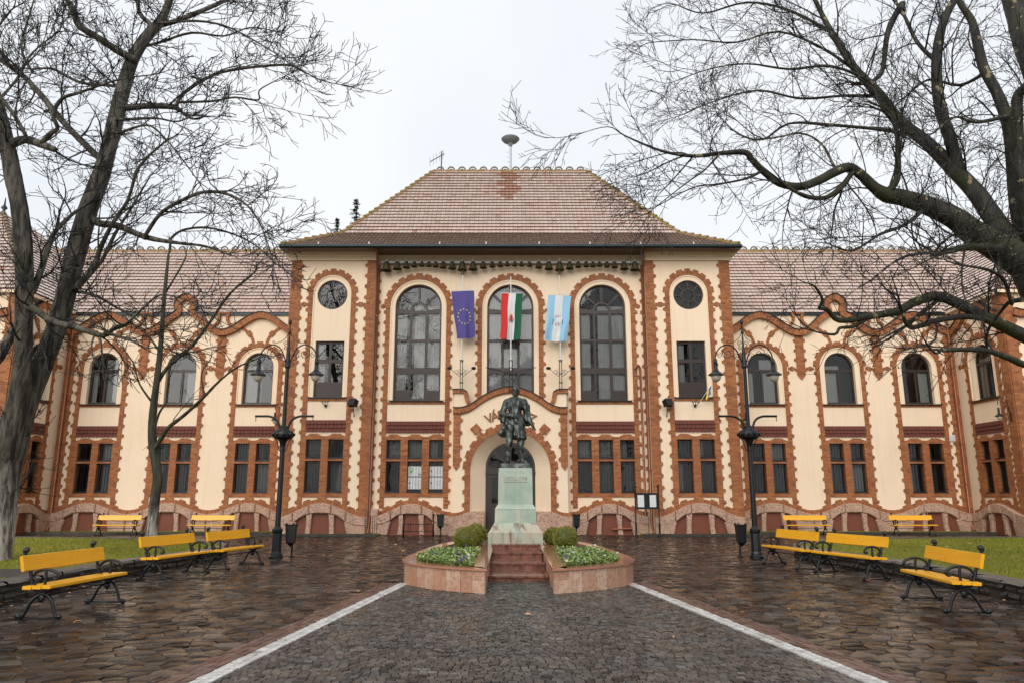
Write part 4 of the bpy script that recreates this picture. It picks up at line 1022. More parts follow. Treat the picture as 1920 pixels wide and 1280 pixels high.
# wing roofs and pavilion roofs
for s in (-1, 1):
    e, rdg = (35.43, 10.45), (39.5, 15.0); x0, x1 = 8.0, 26.3
    me_ = (s*x0, e[0]-TY, e[1]); vx = 21.45
    # valley against the pavilion: slopes at equal pitch meet along 45 degrees in plan
    P = [(s*x0, e[0], e[1]), (s*vx, e[0], e[1]), (s*(vx + 4.28), rdg[0], rdg[1]), (s*x0, rdg[0], rdg[1])]
    if s < 0: P = [P[1], P[0], P[3], P[2]]
    quads = [P, [(s*x0, rdg[0], rdg[1]), (s*(vx+4.28), rdg[0], rdg[1]), (s*(vx+4.28), 43.8, 10.4), (s*x0, 43.8, 10.4)]]
    wr = deck('wing_roof', quads, .02, None).build('wing_roof', M['roof_tile'], TH, tone=True)
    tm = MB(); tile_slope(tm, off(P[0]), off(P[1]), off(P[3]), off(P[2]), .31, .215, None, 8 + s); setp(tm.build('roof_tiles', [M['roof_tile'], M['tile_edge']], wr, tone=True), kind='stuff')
    ridge_line(wr, off((s*8.6, rdg[0], rdg[1] + .03)), off((s*25.7, rdg[0], rdg[1] + .03)), 29, M['moss_ridge'])
    m = MB(); m.box(min(s*10, s*21.6), max(s*10, s*21.6), e[0]-TY - .04, e[0]-TY + .05, e[1] - .10, e[1] + .02); m.build('gutter', M['gutter'], wr)
    # lead valley
    m = MB(); a = Vector(off((s*vx, e[0], e[1] + .05))); b = Vector(off((s*(vx+4.28), rdg[0], rdg[1] + .05))); m.tube([a, b], .07, 4); m.build('valley_lead', M['zinc'], wr)
    # pavilion pyramid roof
    px0, px1, py0, pz = 21.40, 31.2, 31.40, 10.55; pk = (s*26.3, 36.3, 16.0)
    c = [(s*px0, py0, pz), (s*px1, py0, pz), (s*px1, 44.0, pz), (s*px0, 44.0, pz)]; pk2 = (s*26.3, 39.2, 16.0)
    if s < 0: quads = [[c[1], c[0], pk], [c[0], c[3], pk2, pk], [c[2], c[1], pk, pk2], [c[3], c[2], pk2]]
    else: quads = [[c[0], c[1], pk], [c[1], c[2], pk2, pk], [c[3], c[0], pk, pk2], [c[2], c[3], pk2]]
    pr = deck('pavilion_roof', quads, .02, None).build('pavilion_roof', M['roof_tile'], TH, tone=True)
    tm = MB()
    dry = lambda u, h, t: t*.25 if h < .45 else t
    if s < 0:
        tile_slope(tm, off(c[1]), off(c[0]), off(pk), off(pk), .31, .215, None, 31); tile_slope(tm, off(c[0]), off(c[3]), off(pk), off(pk2), .31, .215, None, 32)
    else:
        tile_slope(tm, off(c[0]), off(c[1]), off(pk), off(pk), .31, .215, None, 33); tile_slope(tm, off(c[3]), off(c[0]), off(pk2), off(pk), .31, .215, None, 34)
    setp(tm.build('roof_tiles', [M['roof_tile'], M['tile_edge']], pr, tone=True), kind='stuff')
    hip_line(pr, [off(c[0]), off(pk)], M['ridge']); hip_line(pr, [off(c[1]), off(pk)], M['ridge']); 
    m = MB(); m.lathe([(.05, 0), (.12, .1), (.05, .2), (.16, .35), (.05, .5), (.02, .9)], 10, off((pk[0], pk[1], pk[2] - .05))); m.build('finial', M['gutter'], pr, smooth=True)
    m = MB(); m.box(min(s*21.36, s*21.6), max(s*21.36, s*21.6), py0-TY, 35.4-TY, pz - .16, pz - .02); m.box(min(s*21.36, s*31.2), max(s*21.36, s*31.2), py0-TY - .03, py0-TY + .2, pz - .16, pz - .02); m.build('eaves', M['stucco'], pr)
# copper down pipes
def pipe(pts, name='down_pipe', rad=.055, mat='copper'):
    m = MB(); m.tube([(p[0], p[1]-TY, p[2]) for p in pts], rad, 8)
    for p, q in zip(pts, pts[1:]):
        if abs(p[2]-q[2]) > 3:
            for k in range(1, 5):
                z = p[2] + (q[2]-p[2])*k/5; m.tube([(p[0], p[1]-TY, z - .03), (p[0], p[1]-TY, z + .03)], rad*1.35, 8)
    m.build(name, M[mat], TH, smooth=True, sharp=50)
for s in (-1, 1):
    pipe([(s*6.10, 32.0, 12.75), (s*6.10, 32.35, 12.45), (s*6.12, 32.98, 12.0), (s*6.12, 33.03, .5), (s*6.12, 32.8, .25), (s*6.12, 32.72, .1)])
    pipe([(s*21.30, 35.2, 10.3), (s*21.33, 35.28, 9.6), (s*21.33, 35.32, .4), (s*21.33, 35.1, .1)])
pipe([(5.62, 33.02, 7.30), (5.66, 33.0, 7.42), (5.78, 33.0, 7.45), (5.86, 33.03, 7.36), (5.88, 33.05, .5), (5.5, 33.05, .3), (4.4, 33.0, .26)], 'vent_pipe', .05)
m = MB()
for k in range(-1, 2): m.box(-5.9 + k*.09 - .03, -5.9 + k*.09 + .03, -.30, 0, .1, .85)
m.box(-6.05, -5.75, -.32, -.002, .85, 1.12); put('pipe_pier', m.mesh('pipe_pier', M['plinth_stone']), FC)
m = MB(); m.box(-.14, .14, -.06, 0, 4.22, 4.52)
for k in range(5): m.box(-.12, .12, -.075, -.06, 4.26 + k*.05, 4.285 + k*.05)
put('vent_box', m.mesh('vent_box', M['white_metal']), FW, 21.02)
# ================================================================== MONUMENT
AX = .14
stair = thing('stairway', (AX, 15.2, 0), 0, 'four dark red marble steps rising between the flower planters to the statue', 'stairs')
for k, (y0, z) in enumerate(((15.2, .12), (16.7, .245), (18.0, .37), (19.05, .49))):
    m = MB(); y1 = 19.5
    m.box(-.605, .605, y0 - 15.2 + .02, y1 - 15.2, 0 if k == 0 else z - .125, z - .035); m.box(-.605, .605, y0 - 15.2 - .015, y1 - 15.2, z - .034, z); m.build('step', M['step'], stair)
mon = thing('pedestal', (AX - .01, 20.1, 0), 0, 'tall green stained stone pedestal carrying the bronze statue', 'pedestal')
def frustum(m, z0, z1, a, b, ya=None, yb=None):
    m.add([(sx*w, sy*w, z) for z, w in ((z0, a), (z1, b)) for sx, sy in ((-1, -1), (1, -1), (1, 1), (-1, 1))], [(0, 1, 5, 4), (1, 2, 6, 5), (2, 3, 7, 6), (3, 0, 4, 7), (4, 5, 6, 7), (3, 2, 1, 0)])
m = MB(); frustum(m, 0.0, .74, .70, .695); frustum(m, .742, .985, .69, .545); m.build('pedestal_base', M['ped_base'], mon)
m = MB(); frustum(m, .985, 1.33, .535, .525); frustum(m, 1.33, 1.45, .535, .455); m.build('pedestal_die', M['pedestal'], mon)
m = MB(); frustum(m, 1.45, 2.28, .450, .440); frustum(m, 2.282, 2.38, .437, .430); m.build('pedestal_shaft', M['pedestal'], mon)
m = MB(); m.box(-.29, .29, -.462, -.44, 2.02, 2.18); m.build('name_panel', M['pedestal'], mon)
cu = bpy.data.curves.new('inscription', 'FONT'); cu.body = 'KOSSUTH'; cu.size = .125; cu.align_x = 'CENTER'; cu.align_y = 'CENTER'; cu.extrude = .006; cu.resolution_u = 3; cu.space_character = 1.1
to = bpy.data.objects.new('tmp', cu); COL.objects.link(to); bpy.context.view_layer.update()
me = bpy.data.meshes.new_from_object(to.evaluated_get(bpy.context.evaluated_depsgraph_get())); bpy.data.objects.remove(to)
me.materials.clear(); me.materials.append(M['ped_base']); link('inscription', me, mon, (0, -.466, 2.10), (PI/2, 0, 0))

# ---- bronze figure: one continuous surface from blended volumes
def surface_nets(val, org, h):
    nx, ny, nz = val.shape; ins = val < 0
    c = [ins[i:nx-1+i, j:ny-1+j, k:nz-1+k] for i in (0, 1) for j in (0, 1) for k in (0, 1)]
    cnt = sum(a.astype(np.int8) for a in c); act = (cnt > 0) & (cnt < 8)
    idx = -np.ones(act.shape, np.int64); cells = np.argwhere(act); idx[act] = np.arange(len(cells))
    acc = np.zeros((len(cells), 3)); n = np.zeros(len(cells)); C = cells
    corners = [(i, j, k) for i in (0, 1) for j in (0, 1) for k in (0, 1)]
    for a in corners:
        for d in range(3):
            if a[d]: continue
            b = list(a); b[d] = 1
            va = val[C[:, 0]+a[0], C[:, 1]+a[1], C[:, 2]+a[2]]; vb = val[C[:, 0]+b[0], C[:, 1]+b[1], C[:, 2]+b[2]]
            x = (va < 0) != (vb < 0); t = np.where(x, va/np.where(x, va-vb, 1), 0)
            for e in range(3): acc[:, e] += np.where(x, a[e] + (t if e == d else 0), 0)
            n += x
    V = (C + acc/n[:, None])*h + org; F = []
    for d in range(3):
        u, w = (d+1) % 3, (d+2) % 3; sl = [slice(None)]*3; sl[d] = slice(0, -1); s2 = list(sl); s2[d] = slice(1, None)
        x = ins[tuple(sl)] != ins[tuple(s2)]; P = np.argwhere(x); P = P[(P[:, u] > 0) & (P[:, w] > 0) & (P[:, u] < ins.shape[u]-1) & (P[:, w] < ins.shape[w]-1)]
        fl = ins[P[:, 0], P[:, 1], P[:, 2]]; q = []
        for du, dw in ((1, 1), (0, 1), (0, 0), (1, 0)):
            p = P.copy(); p[:, u] -= du; p[:, w] -= dw; q.append(idx[p[:, 0], p[:, 1], p[:, 2]])
        Q = np.stack(q, 1); Q = np.where(fl[:, None], Q, Q[:, ::-1]); F.append(Q[(Q >= 0).all(1)])
    return V, np.concatenate(F)
def figure_mesh():
    h = .0105; org = np.array([-.50, -.32, -.02]); dim = (98, 62, 176)
    X, Y, Z = np.meshgrid(*[org[i] + h*np.arange(dim[i]) for i in range(3)], indexing='ij')
    D = [np.full(X.shape, 9.0)]
    def smin(d, k):
        a = D[0]; t = np.clip(.5 + .5*(a-d)/k, 0, 1); D[0] = a*(1-t) + d*t - k*t*(1-t)
    def cap(a, b, ra, rb, k=.03, fy=1.0):
        a = np.array(a, float); b = np.array(b, float); ba = b-a; px, py, pz = X-a[0], (Y-a[1]), Z-a[2]
        t = np.clip((px*ba[0] + py*ba[1] + pz*ba[2])/ba.dot(ba), 0, 1)
        smin(np.sqrt((px-ba[0]*t)**2 + ((py-ba[1]*t)/fy)**2 + (pz-ba[2]*t)**2) - (ra + (rb-ra)*t), k)
    def ell(c, r, k=.03):
        q = np.sqrt(((X-c[0])/r[0])**2 + ((Y-c[1])/r[1])**2 + ((Z-c[2])/r[2])**2); smin((q-1)*min(r), k)
    def cut(d, k=.015):
        a = D[0]; b = -d; t = np.clip(.5 - .5*(b-a)/k*-1, 0, 1); D[0] = np.maximum(a, b)
    # legs and shoes
    cap((-.10, 0, .92), (-.135, -.015, .47), .105, .075); cap((-.135, -.015, .47), (-.165, .02, .10), .072, .058); cap((-.165, .0, .05), (-.215, -.15, .035), .048, .034)
    cap((.075, .0, .92), (.125, -.01, .47), .105, .075); cap((.125, -.01, .47), (.165, .03, .10), .072, .058); cap((.165, .01, .05), (.235, -.13, .035), .048, .034)
    # trunk, waistcoat, shoulders
    cap((0, .0, .92), (0, .0, 1.15), .135, .135, .05, .8); cap((0, .0, 1.15), (-.005, .0, 1.38), .145, .165, .05, .75)
    cap((-.15, .01, 1.425), (.15, .01, 1.425), .075, .075, .05); ell((0, -.06, 1.30), (.15, .07, .15), .05)
    # long coat: body, then tails on both sides and behind, open in front over his right thigh
    cap((0, .03, 1.36), (0, .04, 1.02), .150, .125, .04, .85)
    for a, b, ra, rb in (((-.11, .02, 1.04), (-.33, .03, .69), .085, .06), ((-.12, .05, 1.04), (-.27, .11, .66), .085, .06), ((-.07, .08, 1.02), (-.15, .17, .63), .08, .065), ((.0, .09, 1.0), (.0, .18, .61), .08, .065), ((.07, .08, 1.0), (.12, .16, .60), .08, .06),
                         ((.11, .04, 1.04), (.20, .09, .59), .085, .055), ((.12, -.02, 1.04), (.215, -.03, .59), .08, .05), ((.10, -.06, 1.04), (.16, -.12, .59), .07, .045), ((.06, -.08, 1.04), (.07, -.15, .60), .065, .04), ((.02, -.09, 1.04), (.0, -.14, .64), .06, .035), ((.0, -.10, 1.20), (.03, -.13, .95), .05, .05)):
        cap(a, b, ra, rb, .03)
    for sx, x1 in ((-1, -.04), (1, .03)): cap((sx*.09, -.10, 1.42), (x1, -.145, 1.12), .030, .022, .018)
    # his right arm bent to the waist, wide sleeve
    cap((-.205, .01, 1.40), (-.295, .02, 1.15), .074, .070); cap((-.295, .02, 1.15), (-.12, -.17, 1.075), .068, .050); cap((-.29, .03, 1.17), (-.315, .05, .95), .072, .035, .04); cap((-.25, -.04, 1.12), (-.265, -.05, .96), .06, .04, .04)
    ell((-.055, -.185, 1.065), (.05, .032, .035), .02)
    for k in range(4): cap((-.03, -.19, 1.085 - k*.017), (.035, -.185 + k*.004, 1.075 - k*.018), .0125, .010, .008)
    cap((-.06, -.195, 1.095), (-.01, -.215, 1.115), .013, .010, .01)
    # his left arm hanging forward and out, cloak over it
    cap((.205, .01, 1.40), (.28, .0, 1.11), .074, .064); cap((.28, .0, 1.11), (.385, -.07, .88), .060, .040); cap((.21, .06, 1.42), (.27, .10, .93), .075, .055, .04); cap((.27, .03, 1.30), (.30, .05, .90), .075, .05, .04); cap((.23, -.04, 1.36), (.25, -.06, .98), .05, .035, .03)
    ell((.405, -.085, .835), (.034, .03, .048), .02)
    for k in range(4): cap((.395 + k*.013, -.10 + k*.008, .815), (.405 + k*.017, -.125 + k*.01, .765), .0125, .010, .008)
    cap((.385, -.11, .845), (.375, -.14, .80), .013, .010, .01)
    # collar, neck, head
    cap((-.10, -.03, 1.47), (.0, -.09, 1.44), .035, .03); cap((.10, -.03, 1.47), (.0, -.09, 1.44), .035, .03); cap((0, .0, 1.44), (.01, -.015, 1.56), .062, .056)
    ell((.015, -.015, 1.675), (.080, .096, .114), .025); ell((.008, -.055, 1.60), (.052, .052, .055), .03)
    cap((.0, -.085, 1.575), (.0, -.075, 1.52), .036, .022, .02); cap((.0, -.112, 1.675), (-.002, -.122, 1.635), .012, .017, .012)
    cap((-.055, -.088, 1.700), (.05, -.088, 1.700), .014, .014, .012); ell((-.06, .0, 1.655), (.018, .025, .034), .01); ell((.09, .0, 1.655), (.018, .025, .034), .01)
    ell((.075, .02, 1.63), (.03, .05, .07), .02); ell((-.045, .02, 1.63), (.03, .05, .07), .02); cap((-.028, -.108, 1.612), (.028, -.108, 1.612), .013, .013, .01)
    # cloth folds
    d = D[0]; fold = .006*np.sin(44*X + 9*Z + 5*np.sin(7*Z))*np.clip((1.12-Z)*6, 0, 1)*np.clip((Z-.12)*8, 0, 1) + .004*np.sin(30*Z + 24*X*np.sign(X))*np.clip((Z-1.0)*8, 0, 1)*np.clip((1.45-Z)*8, 0, 1) + .005*np.sin(38*Z + 20*X)*np.clip((.62-Z)*8, 0, 1)*np.clip((Z-.1)*9, 0, 1)
    D[0] = d + fold
    return surface_nets(D[0], org, h)
V, F = figure_mesh()
statue = thing('statue', (AX - .01, 20.12, 2.38), 0, 'dark bronze statue of a bearded man in a long coat on the pedestal', 'statue')
m = MB(); frustum(m, 0, .125, .385, .37); m.build('statue_base', M['bronze'], statue)
me = bpy.data.meshes.new('figure'); me.from_pydata((V*1.19).tolist(), [], F.tolist()); me.materials.append(M['bronze']); me.polygons.foreach_set('use_smooth', [True]*len(me.polygons)); me.update()
link('figure', me, statue, (.0, 0, .115))

# ---- planters either side of the steps
PH = .43
outl = [(-.44, 13.35), (-.62, 13.42), (-.95, 13.62), (-1.3, 13.88), (-1.62, 14.2), (-1.88, 14.55), (-2.05, 14.95), (-2.13, 15.4), (-2.12, 16.2), (-2.06, 17.4), (-1.97, 18.6), (-1.86, 19.8), (-1.68, 20.8), (-1.4, 21.6), (-1.0, 22.2), (-.62, 22.4)]
inn_l = [(-.62, 22.4), (-.62, 19.46), (-.455, 19.44), (-.44, 13.35)]
def offset_poly(poly, d):
    n = len(poly); ar = sum(poly[i][0]*poly[(i+1) % n][1] - poly[(i+1) % n][0]*poly[i][1] for i in range(n)); s = 1 if ar > 0 else -1; out = []
    for i in range(n):
        a, b, c = Vector(poly[i-1]), Vector(poly[i]), Vector(poly[(i+1) % n]); t1 = (b-a).normalized(); t2 = (c-b).normalized()
        n1 = Vector((-t1.y, t1.x))*s; n2 = Vector((-t2.y, t2.x))*s; q = (n1+n2); q = q/max(.35, 1 + n1.dot(n2)); out.append((b.x + q.x*d, b.y + q.y*d))
    return out
for s in (-1, 1):
    mir = lambda p: (p[0], p[1]) if s < 0 else (2*.16 - p[0], p[1])
    word = 'left' if s < 0 else 'right'
    O = [mir(p) for p in outl + [(-.62, 19.46), (-.455, 19.44)]]
    pl = thing('planter', (O[0][0], O[0][1], 0), 0, 'pink marble planter with rounded front, %s of the statue steps' % word, 'planter'); ox, oy = O[0]
    loc = lambda p, z: (p[0]-ox, p[1]-oy, z)
    core = offset_poly(O, .05); n = len(core); m = MB(); ar = sum(core[i][0]*core[(i+1) % n][1] - core[(i+1) % n][0]*core[i][1] for i in range(n)); cc = core if ar > 0 else core[::-1]
    m.add([loc(p, 0) for p in cc] + [loc(p, .39) for p in cc], [(i, (i+1) % n, n + (i+1) % n, n + i) for i in range(n)]); m.build('planter_core', M['joint'], pl)
    # facing slabs along the rounded front, the flank and the stair side
    runs = [[mir(p) for p in outl], [mir(p) for p in [(-.455, 19.44), (-.44, 13.35)]]]
    rr = random.Random(50 + s)
    for run in runs:
        cum = [0]
        for a, b in zip(run, run[1:]): cum.append(cum[-1] + math.hypot(b[0]-a[0], b[1]-a[1]))
        def pt(L):
            i = min(max(0, int(np.searchsorted(cum, L)) - 1), len(run)-2); t = (L-cum[i])/(cum[i+1]-cum[i]); a, b = run[i], run[i+1]; return Vector((a[0] + (b[0]-a[0])*t, a[1] + (b[1]-a[1])*t, 0))
        L = 0
        while L < cum[-1] - .05:
            w = min(rr.uniform(.24, .36), cum[-1] - L); a, b = pt(L + .003), pt(L + w - .003); d = (b-a).normalized(); nn = Vector((d.y, -d.x, 0))
            mid = (a+b)/2; cen = Vector((-1.1 if s < 0 else 1.42, 17.5, 0))
            if nn.dot(mid - cen) < 0: nn = -nn
            if run is runs[1]: nn = Vector((1 if s < 0 else -1, 0, 0))
            pr = rr.uniform(-.002, .003); hs = [(.0, .39)] if rr.random() > .25 else [(.0, .235), (.240, .39)]
            for z0, z1 in hs:
                m = MB(); m.ct = rr.random(); q = [a - nn*.05, b - nn*.05, b + nn*pr, a + nn*pr]
                m.add([loc(p, z0) for p in q] + [loc(p, z1) for p in q], [(3, 2, 6, 7), (2, 1, 5, 6), (0, 3, 7, 4), (4, 7, 6, 5), (1, 0, 4, 5)])
                bm = None; m.build('facing_slab', M['marble'], pl, tone=True)
            L += w
    A = offset_poly(O, -.035); B = offset_poly(O, .27); n = len(A); ar = sum(A[i][0]*A[(i+1) % n][1] - A[(i+1) % n][0]*A[i][1] for i in range(n))
    m = MB(); m.add([loc(p, z) for z in (.392, PH) for p in A] + [loc(p, z) for z in (PH, .30) for p in B],
        [q if ar > 0 else q[::-1] for i in range(n) for j in ((i+1) % n,) for q in ((i, j, n+j, n+i), (n+i, n+j, 2*n+j, 2*n+i), (2*n+i, 2*n+j, 3*n+j, 3*n+i))]); m.build('coping', M['cope_marble'], pl)
    bed = B; sheet_m = MB(); tr = tessellate_polygon([[Vector((p[0], p[1], 0)) for p in bed]]); sheet_m.add([loc(p, PH - .05) for p in bed], [tuple(t) for t in tr]); sheet_m.build('soil', M['soil'], pl)
    # bedding plants: leaves and pansies
    rs = random.Random(60 + s); xs = [p[0] for p in bed]; ys = [p[1] for p in bed]; lm = MB(); fm = MB()
    def inside(x, y):
        c = False; j = len(bed)-1
        for i in range(len(bed)):
            if (bed[i][1] > y) != (bed[j][1] > y) and x < (bed[j][0]-bed[i][0])*(y-bed[i][1])/(bed[j][1]-bed[i][1]) + bed[i][0]: c = not c
            j = i
        return c
    k = 0
    while k < 1350:
        x, y = rs.uniform(min(xs), max(xs)), 13.4 + (rs.random()**1.5)*8.8
        if not inside(x, y) or y > 18.0: k += .02; continue
        k += 1; hz = PH - .05 + rs.uniform(.05, .13)
        for q in range(7):
            a = rs.uniform(0, 2*PI); l = rs.uniform(.035, .075); e = rs.uniform(-.2, .9); w = l*.33; lm.ct = min(1, max(0, rs.gauss(.55, .25)))
            bx, by, bz = x + rs.uniform(-.03, .03), y + rs.uniform(-.03, .03), hz - rs.uniform(0, .05)
            tx, ty, tz = bx + math.cos(a)*l*math.cos(e), by + math.sin(a)*l*math.cos(e), bz + l*math.sin(e); px, py = -math.sin(a)*w, math.cos(a)*w
            mx_, my_, mz_ = (bx+tx)/2, (by+ty)/2, (bz+tz)/2 + .008
            lm.add([(bx, by, bz), (mx_ + px, my_ + py, mz_), (tx, ty, tz), (mx_ - px, my_ - py, mz_)], [(0, 1, 2, 3)])
        if rs.random() < .03:
            fm.cm = rs.choice((0, 0, 1, 1, 2)); a0 = rs.uniform(0, 6.28); tl = rs.uniform(.3, 1.1)
            for q in range(5):
                a = a0 + q*2*PI/5; rr2 = .032; c = Vector((x, y - .01, hz + .035)); ux, uz = math.cos(a), math.sin(a); up = Vector((0, -math.sin(tl)*uz*0, 0))
                tip = c + Vector((ux*rr2, -uz*rr2*math.cos(tl)*.6 , uz*rr2*math.sin(tl))); sd_ = Vector((-uz*rr2*.55, -ux*rr2*.5*math.cos(tl)*.6, ux*rr2*.55*math.sin(tl)))
                fm.add([c, c + (tip-c)*.6 + sd_, tip, c + (tip-c)*.6 - sd_], [(0, 1, 2, 3)])
    setp(lm.build('bedding_plants', M['bed_leaf'], None, tone=True), 'low leafy green bedding plants filling the %s planter' % word, 'plants', kind='stuff')
    setp(fm.build('pansies', [M['fl_white'], M['fl_violet'], M['fl_dark']], None), 'small white and violet pansies among the leaves of the %s planter' % word, 'flowers', kind='stuff')
def box_ball(x, y, rad, seed, label):
    t = thing('box_bush', (x, y, PH - .05), 0, label, 'bush', 'clipped box balls by the pedestal'); r = random.Random(seed); m = MB()
    for k in range(3400):
        u = r.uniform(-.75, 1); a = r.uniform(0, 2*PI); rr = rad*(1 + .07*math.sin(5*a + seed)*math.cos(4*u) + .05*math.sin(11*a + 7*u) + r.uniform(-.12, .05) + (.09 if r.random() < .03 else 0)); c = math.sqrt(max(0, 1-u*u))
        p = Vector((rr*c*math.cos(a), rr*c*math.sin(a), rad*.95 + rr*u)); n = (p - Vector((0, 0, rad*.95))).normalized()
        d = (n + Vector((r.uniform(-1, 1), r.uniform(-1, 1), r.uniform(-.6, 1)))*.8).normalized(); s_ = d.cross(n); s_ = s_.normalized() if s_.length > .01 else Vector((1, 0, 0))
        l = r.uniform(.018, .034); m.ct = min(1, max(0, r.gauss(.55, .22)))
        m.add([p, p + d*l*.5 + s_*l*.32, p + d*l, p + d*l*.5 - s_*l*.32], [(0, 1, 2, 3)])
    m.build('foliage', M['box_leaf'], t, tone=True)
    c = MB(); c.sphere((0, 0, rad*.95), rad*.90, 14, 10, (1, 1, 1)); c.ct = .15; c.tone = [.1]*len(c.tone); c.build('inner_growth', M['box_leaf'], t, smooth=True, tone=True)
    m = MB(); m.tube([(0, 0, -.02), (0, 0, rad*.6)], [.03, .02], 6); m.build('stem', M['twig'], t)
box_ball(-1.10, 18.6, .27, 1, 'front left clipped box ball, largest beside the pedestal'); box_ball(-.98, 19.6, .26, 2, 'middle of the three clipped box balls left of the pedestal'); box_ball(-.92, 20.6, .28, 3, 'rearmost clipped box ball left of the pedestal')
box_ball(1.34, 18.6, .28, 4, 'front right clipped box ball in the planter'); box_ball(1.12, 20.0, .24, 5, 'smaller clipped box ball tucked against the pedestal on the right')
# ================================================================== BENCHES
def end_frame():
    m = MB()
    def tb(pts, r, n=4): m.tube([(0, y, z) for y, z in curve_pts(pts, 4)], r, 6)
    tb([(.30, .012), (.22, .06), (.14, .22), (.05, .30), (-.06, .36), (-.14, .405)], .022); tb([(-.28, .012), (-.22, .06), (-.17, .2), (-.10, .30), (.02, .34), (.13, .405)], .022)
    m.sphere((0, .30, .035), .035, 8, 6, (.8, 1.3, 1)); m.sphere((0, -.28, .035), .035, 8, 6, (.8, 1.3, 1)); m.tube([(0, .3, .02), (0, -.28, .02)], .012, 5)
    m.sphere((0, .0, .27), .05, 8, 6, (.4, 1, 1.2)); m.box(-.02, .02, -.21, .18, .385, .41)
    tb([(.13, .40), (.165, .50), (.20, .62), (.255, .74), (.30, .85)], .024); tb([(.30, .85), (.325, .89), (.31, .925), (.275, .925), (.27, .895)], .022); m.sphere((0, .295, .90), .038, 8, 6)
    tb([(.18, .50), (.12, .60), (.02, .645), (-.10, .64), (-.19, .60), (-.215, .545), (-.175, .52), (-.145, .55)], .021); tb([(-.02, .41), (-.035, .52), (-.02, .64)], .02)
    tb([(.16, .55), (.10, .50), (.12, .44)], .018)
    return m.mesh('end_frame', M['iron'], True)
EF = end_frame()
def slat(w, t, L, mat=None):
    m = MB(); b = .006
    x = L/2
    vs = []
    for xx in (-x, x):
        for (yy, zz) in ((-w/2+b, -t/2), (w/2-b, -t/2), (w/2, -t/2+b), (w/2, t/2-b), (w/2-b, t/2), (-w/2+b, t/2), (-w/2, t/2-b), (-w/2, -t/2+b)): vs.append((xx, yy, zz))
    m.add(vs, [(i, 8+i, 8+(i+1) % 8, (i+1) % 8)[::-1] for i in range(8)] + [tuple(range(8))[::-1], tuple(range(8, 16))]); return m.mesh('slat', M['yellow'])
BL = 1.86
SEAT, BACK = slat(.125, .045, BL), slat(.21, .045, BL)
def bench(front_a, front_b, label, z=.016):
    a, b = Vector((*front_a, 0)), Vector((*front_b, 0)); c = (a+b)/2; d = (b-a).normalized()
    f = Vector((d.y, -d.x, 0))
    if f.dot(Vector((0, 6, 0)) - c) < 0: f = -f
    o = c - f*.22; rz = math.atan2(f.x, -f.y)
    t = thing('park_bench', (o.x, o.y, z), rz, label, 'bench', 'yellow slatted benches around the square')
    for k in range(3): link('seat_slat', SEAT, t, (0, -.155 + k*.135, .435 - .006*k))
    link('back_board', BACK, t, (0, .222, .735), (PI/2 + R(-14), 0, 0))
    for s in (-1, 1): link('end_frame', EF, t, (s*(BL/2 - .16), 0, 0))
    m = MB(); m.tube([(-BL/2 + .16, .0, .30), (BL/2 - .16, .0, .30)], .010, 5); m.build('tie_rod', M['iron'], t)
    return t
bench((-6.22, 10.42), (-6.11, 12.41), 'yellow bench nearest the camera on the left, before the rubble wall')
bench((-6.93, 15.37), (-6.67, 16.91), 'middle yellow bench of the three along the left rubble wall')
bench((-6.43, 17.45), (-6.16, 18.99), 'yellow bench beside the left lamp post, farthest of the left wall row')
bench((6.49, 12.93), (6.25, 10.9), 'yellow bench nearest the camera on the right, before the rubble wall')
bench((6.7, 16.91), (7.09, 15.37), 'middle yellow bench of the three along the right rubble wall')
bench((6.29, 19.09), (6.55, 17.45), 'yellow bench beside the right lamp post, farthest of the right wall row')
for x0, x1, lab in ((177, 260, 'yellow bench before the left wing, farther from the entrance'), (355, 434, 'yellow bench before the left wing behind the slender tree, nearer the entrance'), (1475, 1552, 'yellow bench before the right wing, nearer the entrance'), (1671, 1756, 'yellow bench before the right wing, farther from the entrance')):
    xa = on_y((x0+x1)/2, 985, 32.7).x; bench((xa - .95, 32.5), (xa + .95, 32.5), lab)

# ================================================================== LAMP POSTS
def lantern(parent, x, z, sc=1.0, y=0):
    m = MB(); m.lathe([(.012, .52), (.035, .50), (.055, .47), (.055, .40), (.062, .39), (.05, .36), (.065, .20), (.10, .14), (.215, .055), (.22, .03), (.15, .02)], 14, (0, 0, 0)); o = m.build('lantern', M['iron'], parent, (x, y, z), smooth=True, sharp=35); o.scale = (sc,)*3
    g = MB(); g.lathe([(.14, .02), (.14, -.03), (.115, -.10), (.06, -.145), (.01, -.155)], 12); g.build('glass_bowl', M['lamp_glass'], o, smooth=True); return o
t_ = NT('lamp_glass'); t_.set(Base_Color=(.50, .46, .38), Roughness=.2, Coat_Weight=.6); M['lamp_glass'] = t_.m
def spiral(cx, cz, r, turns, a0, d=1, n=26): return [(cx + r*(1-.82*k/n)*math.cos(a0 + d*turns*2*PI*k/n), 0, cz + r*(1-.82*k/n)*math.sin(a0 + d*turns*2*PI*k/n)) for k in range(n+1)]
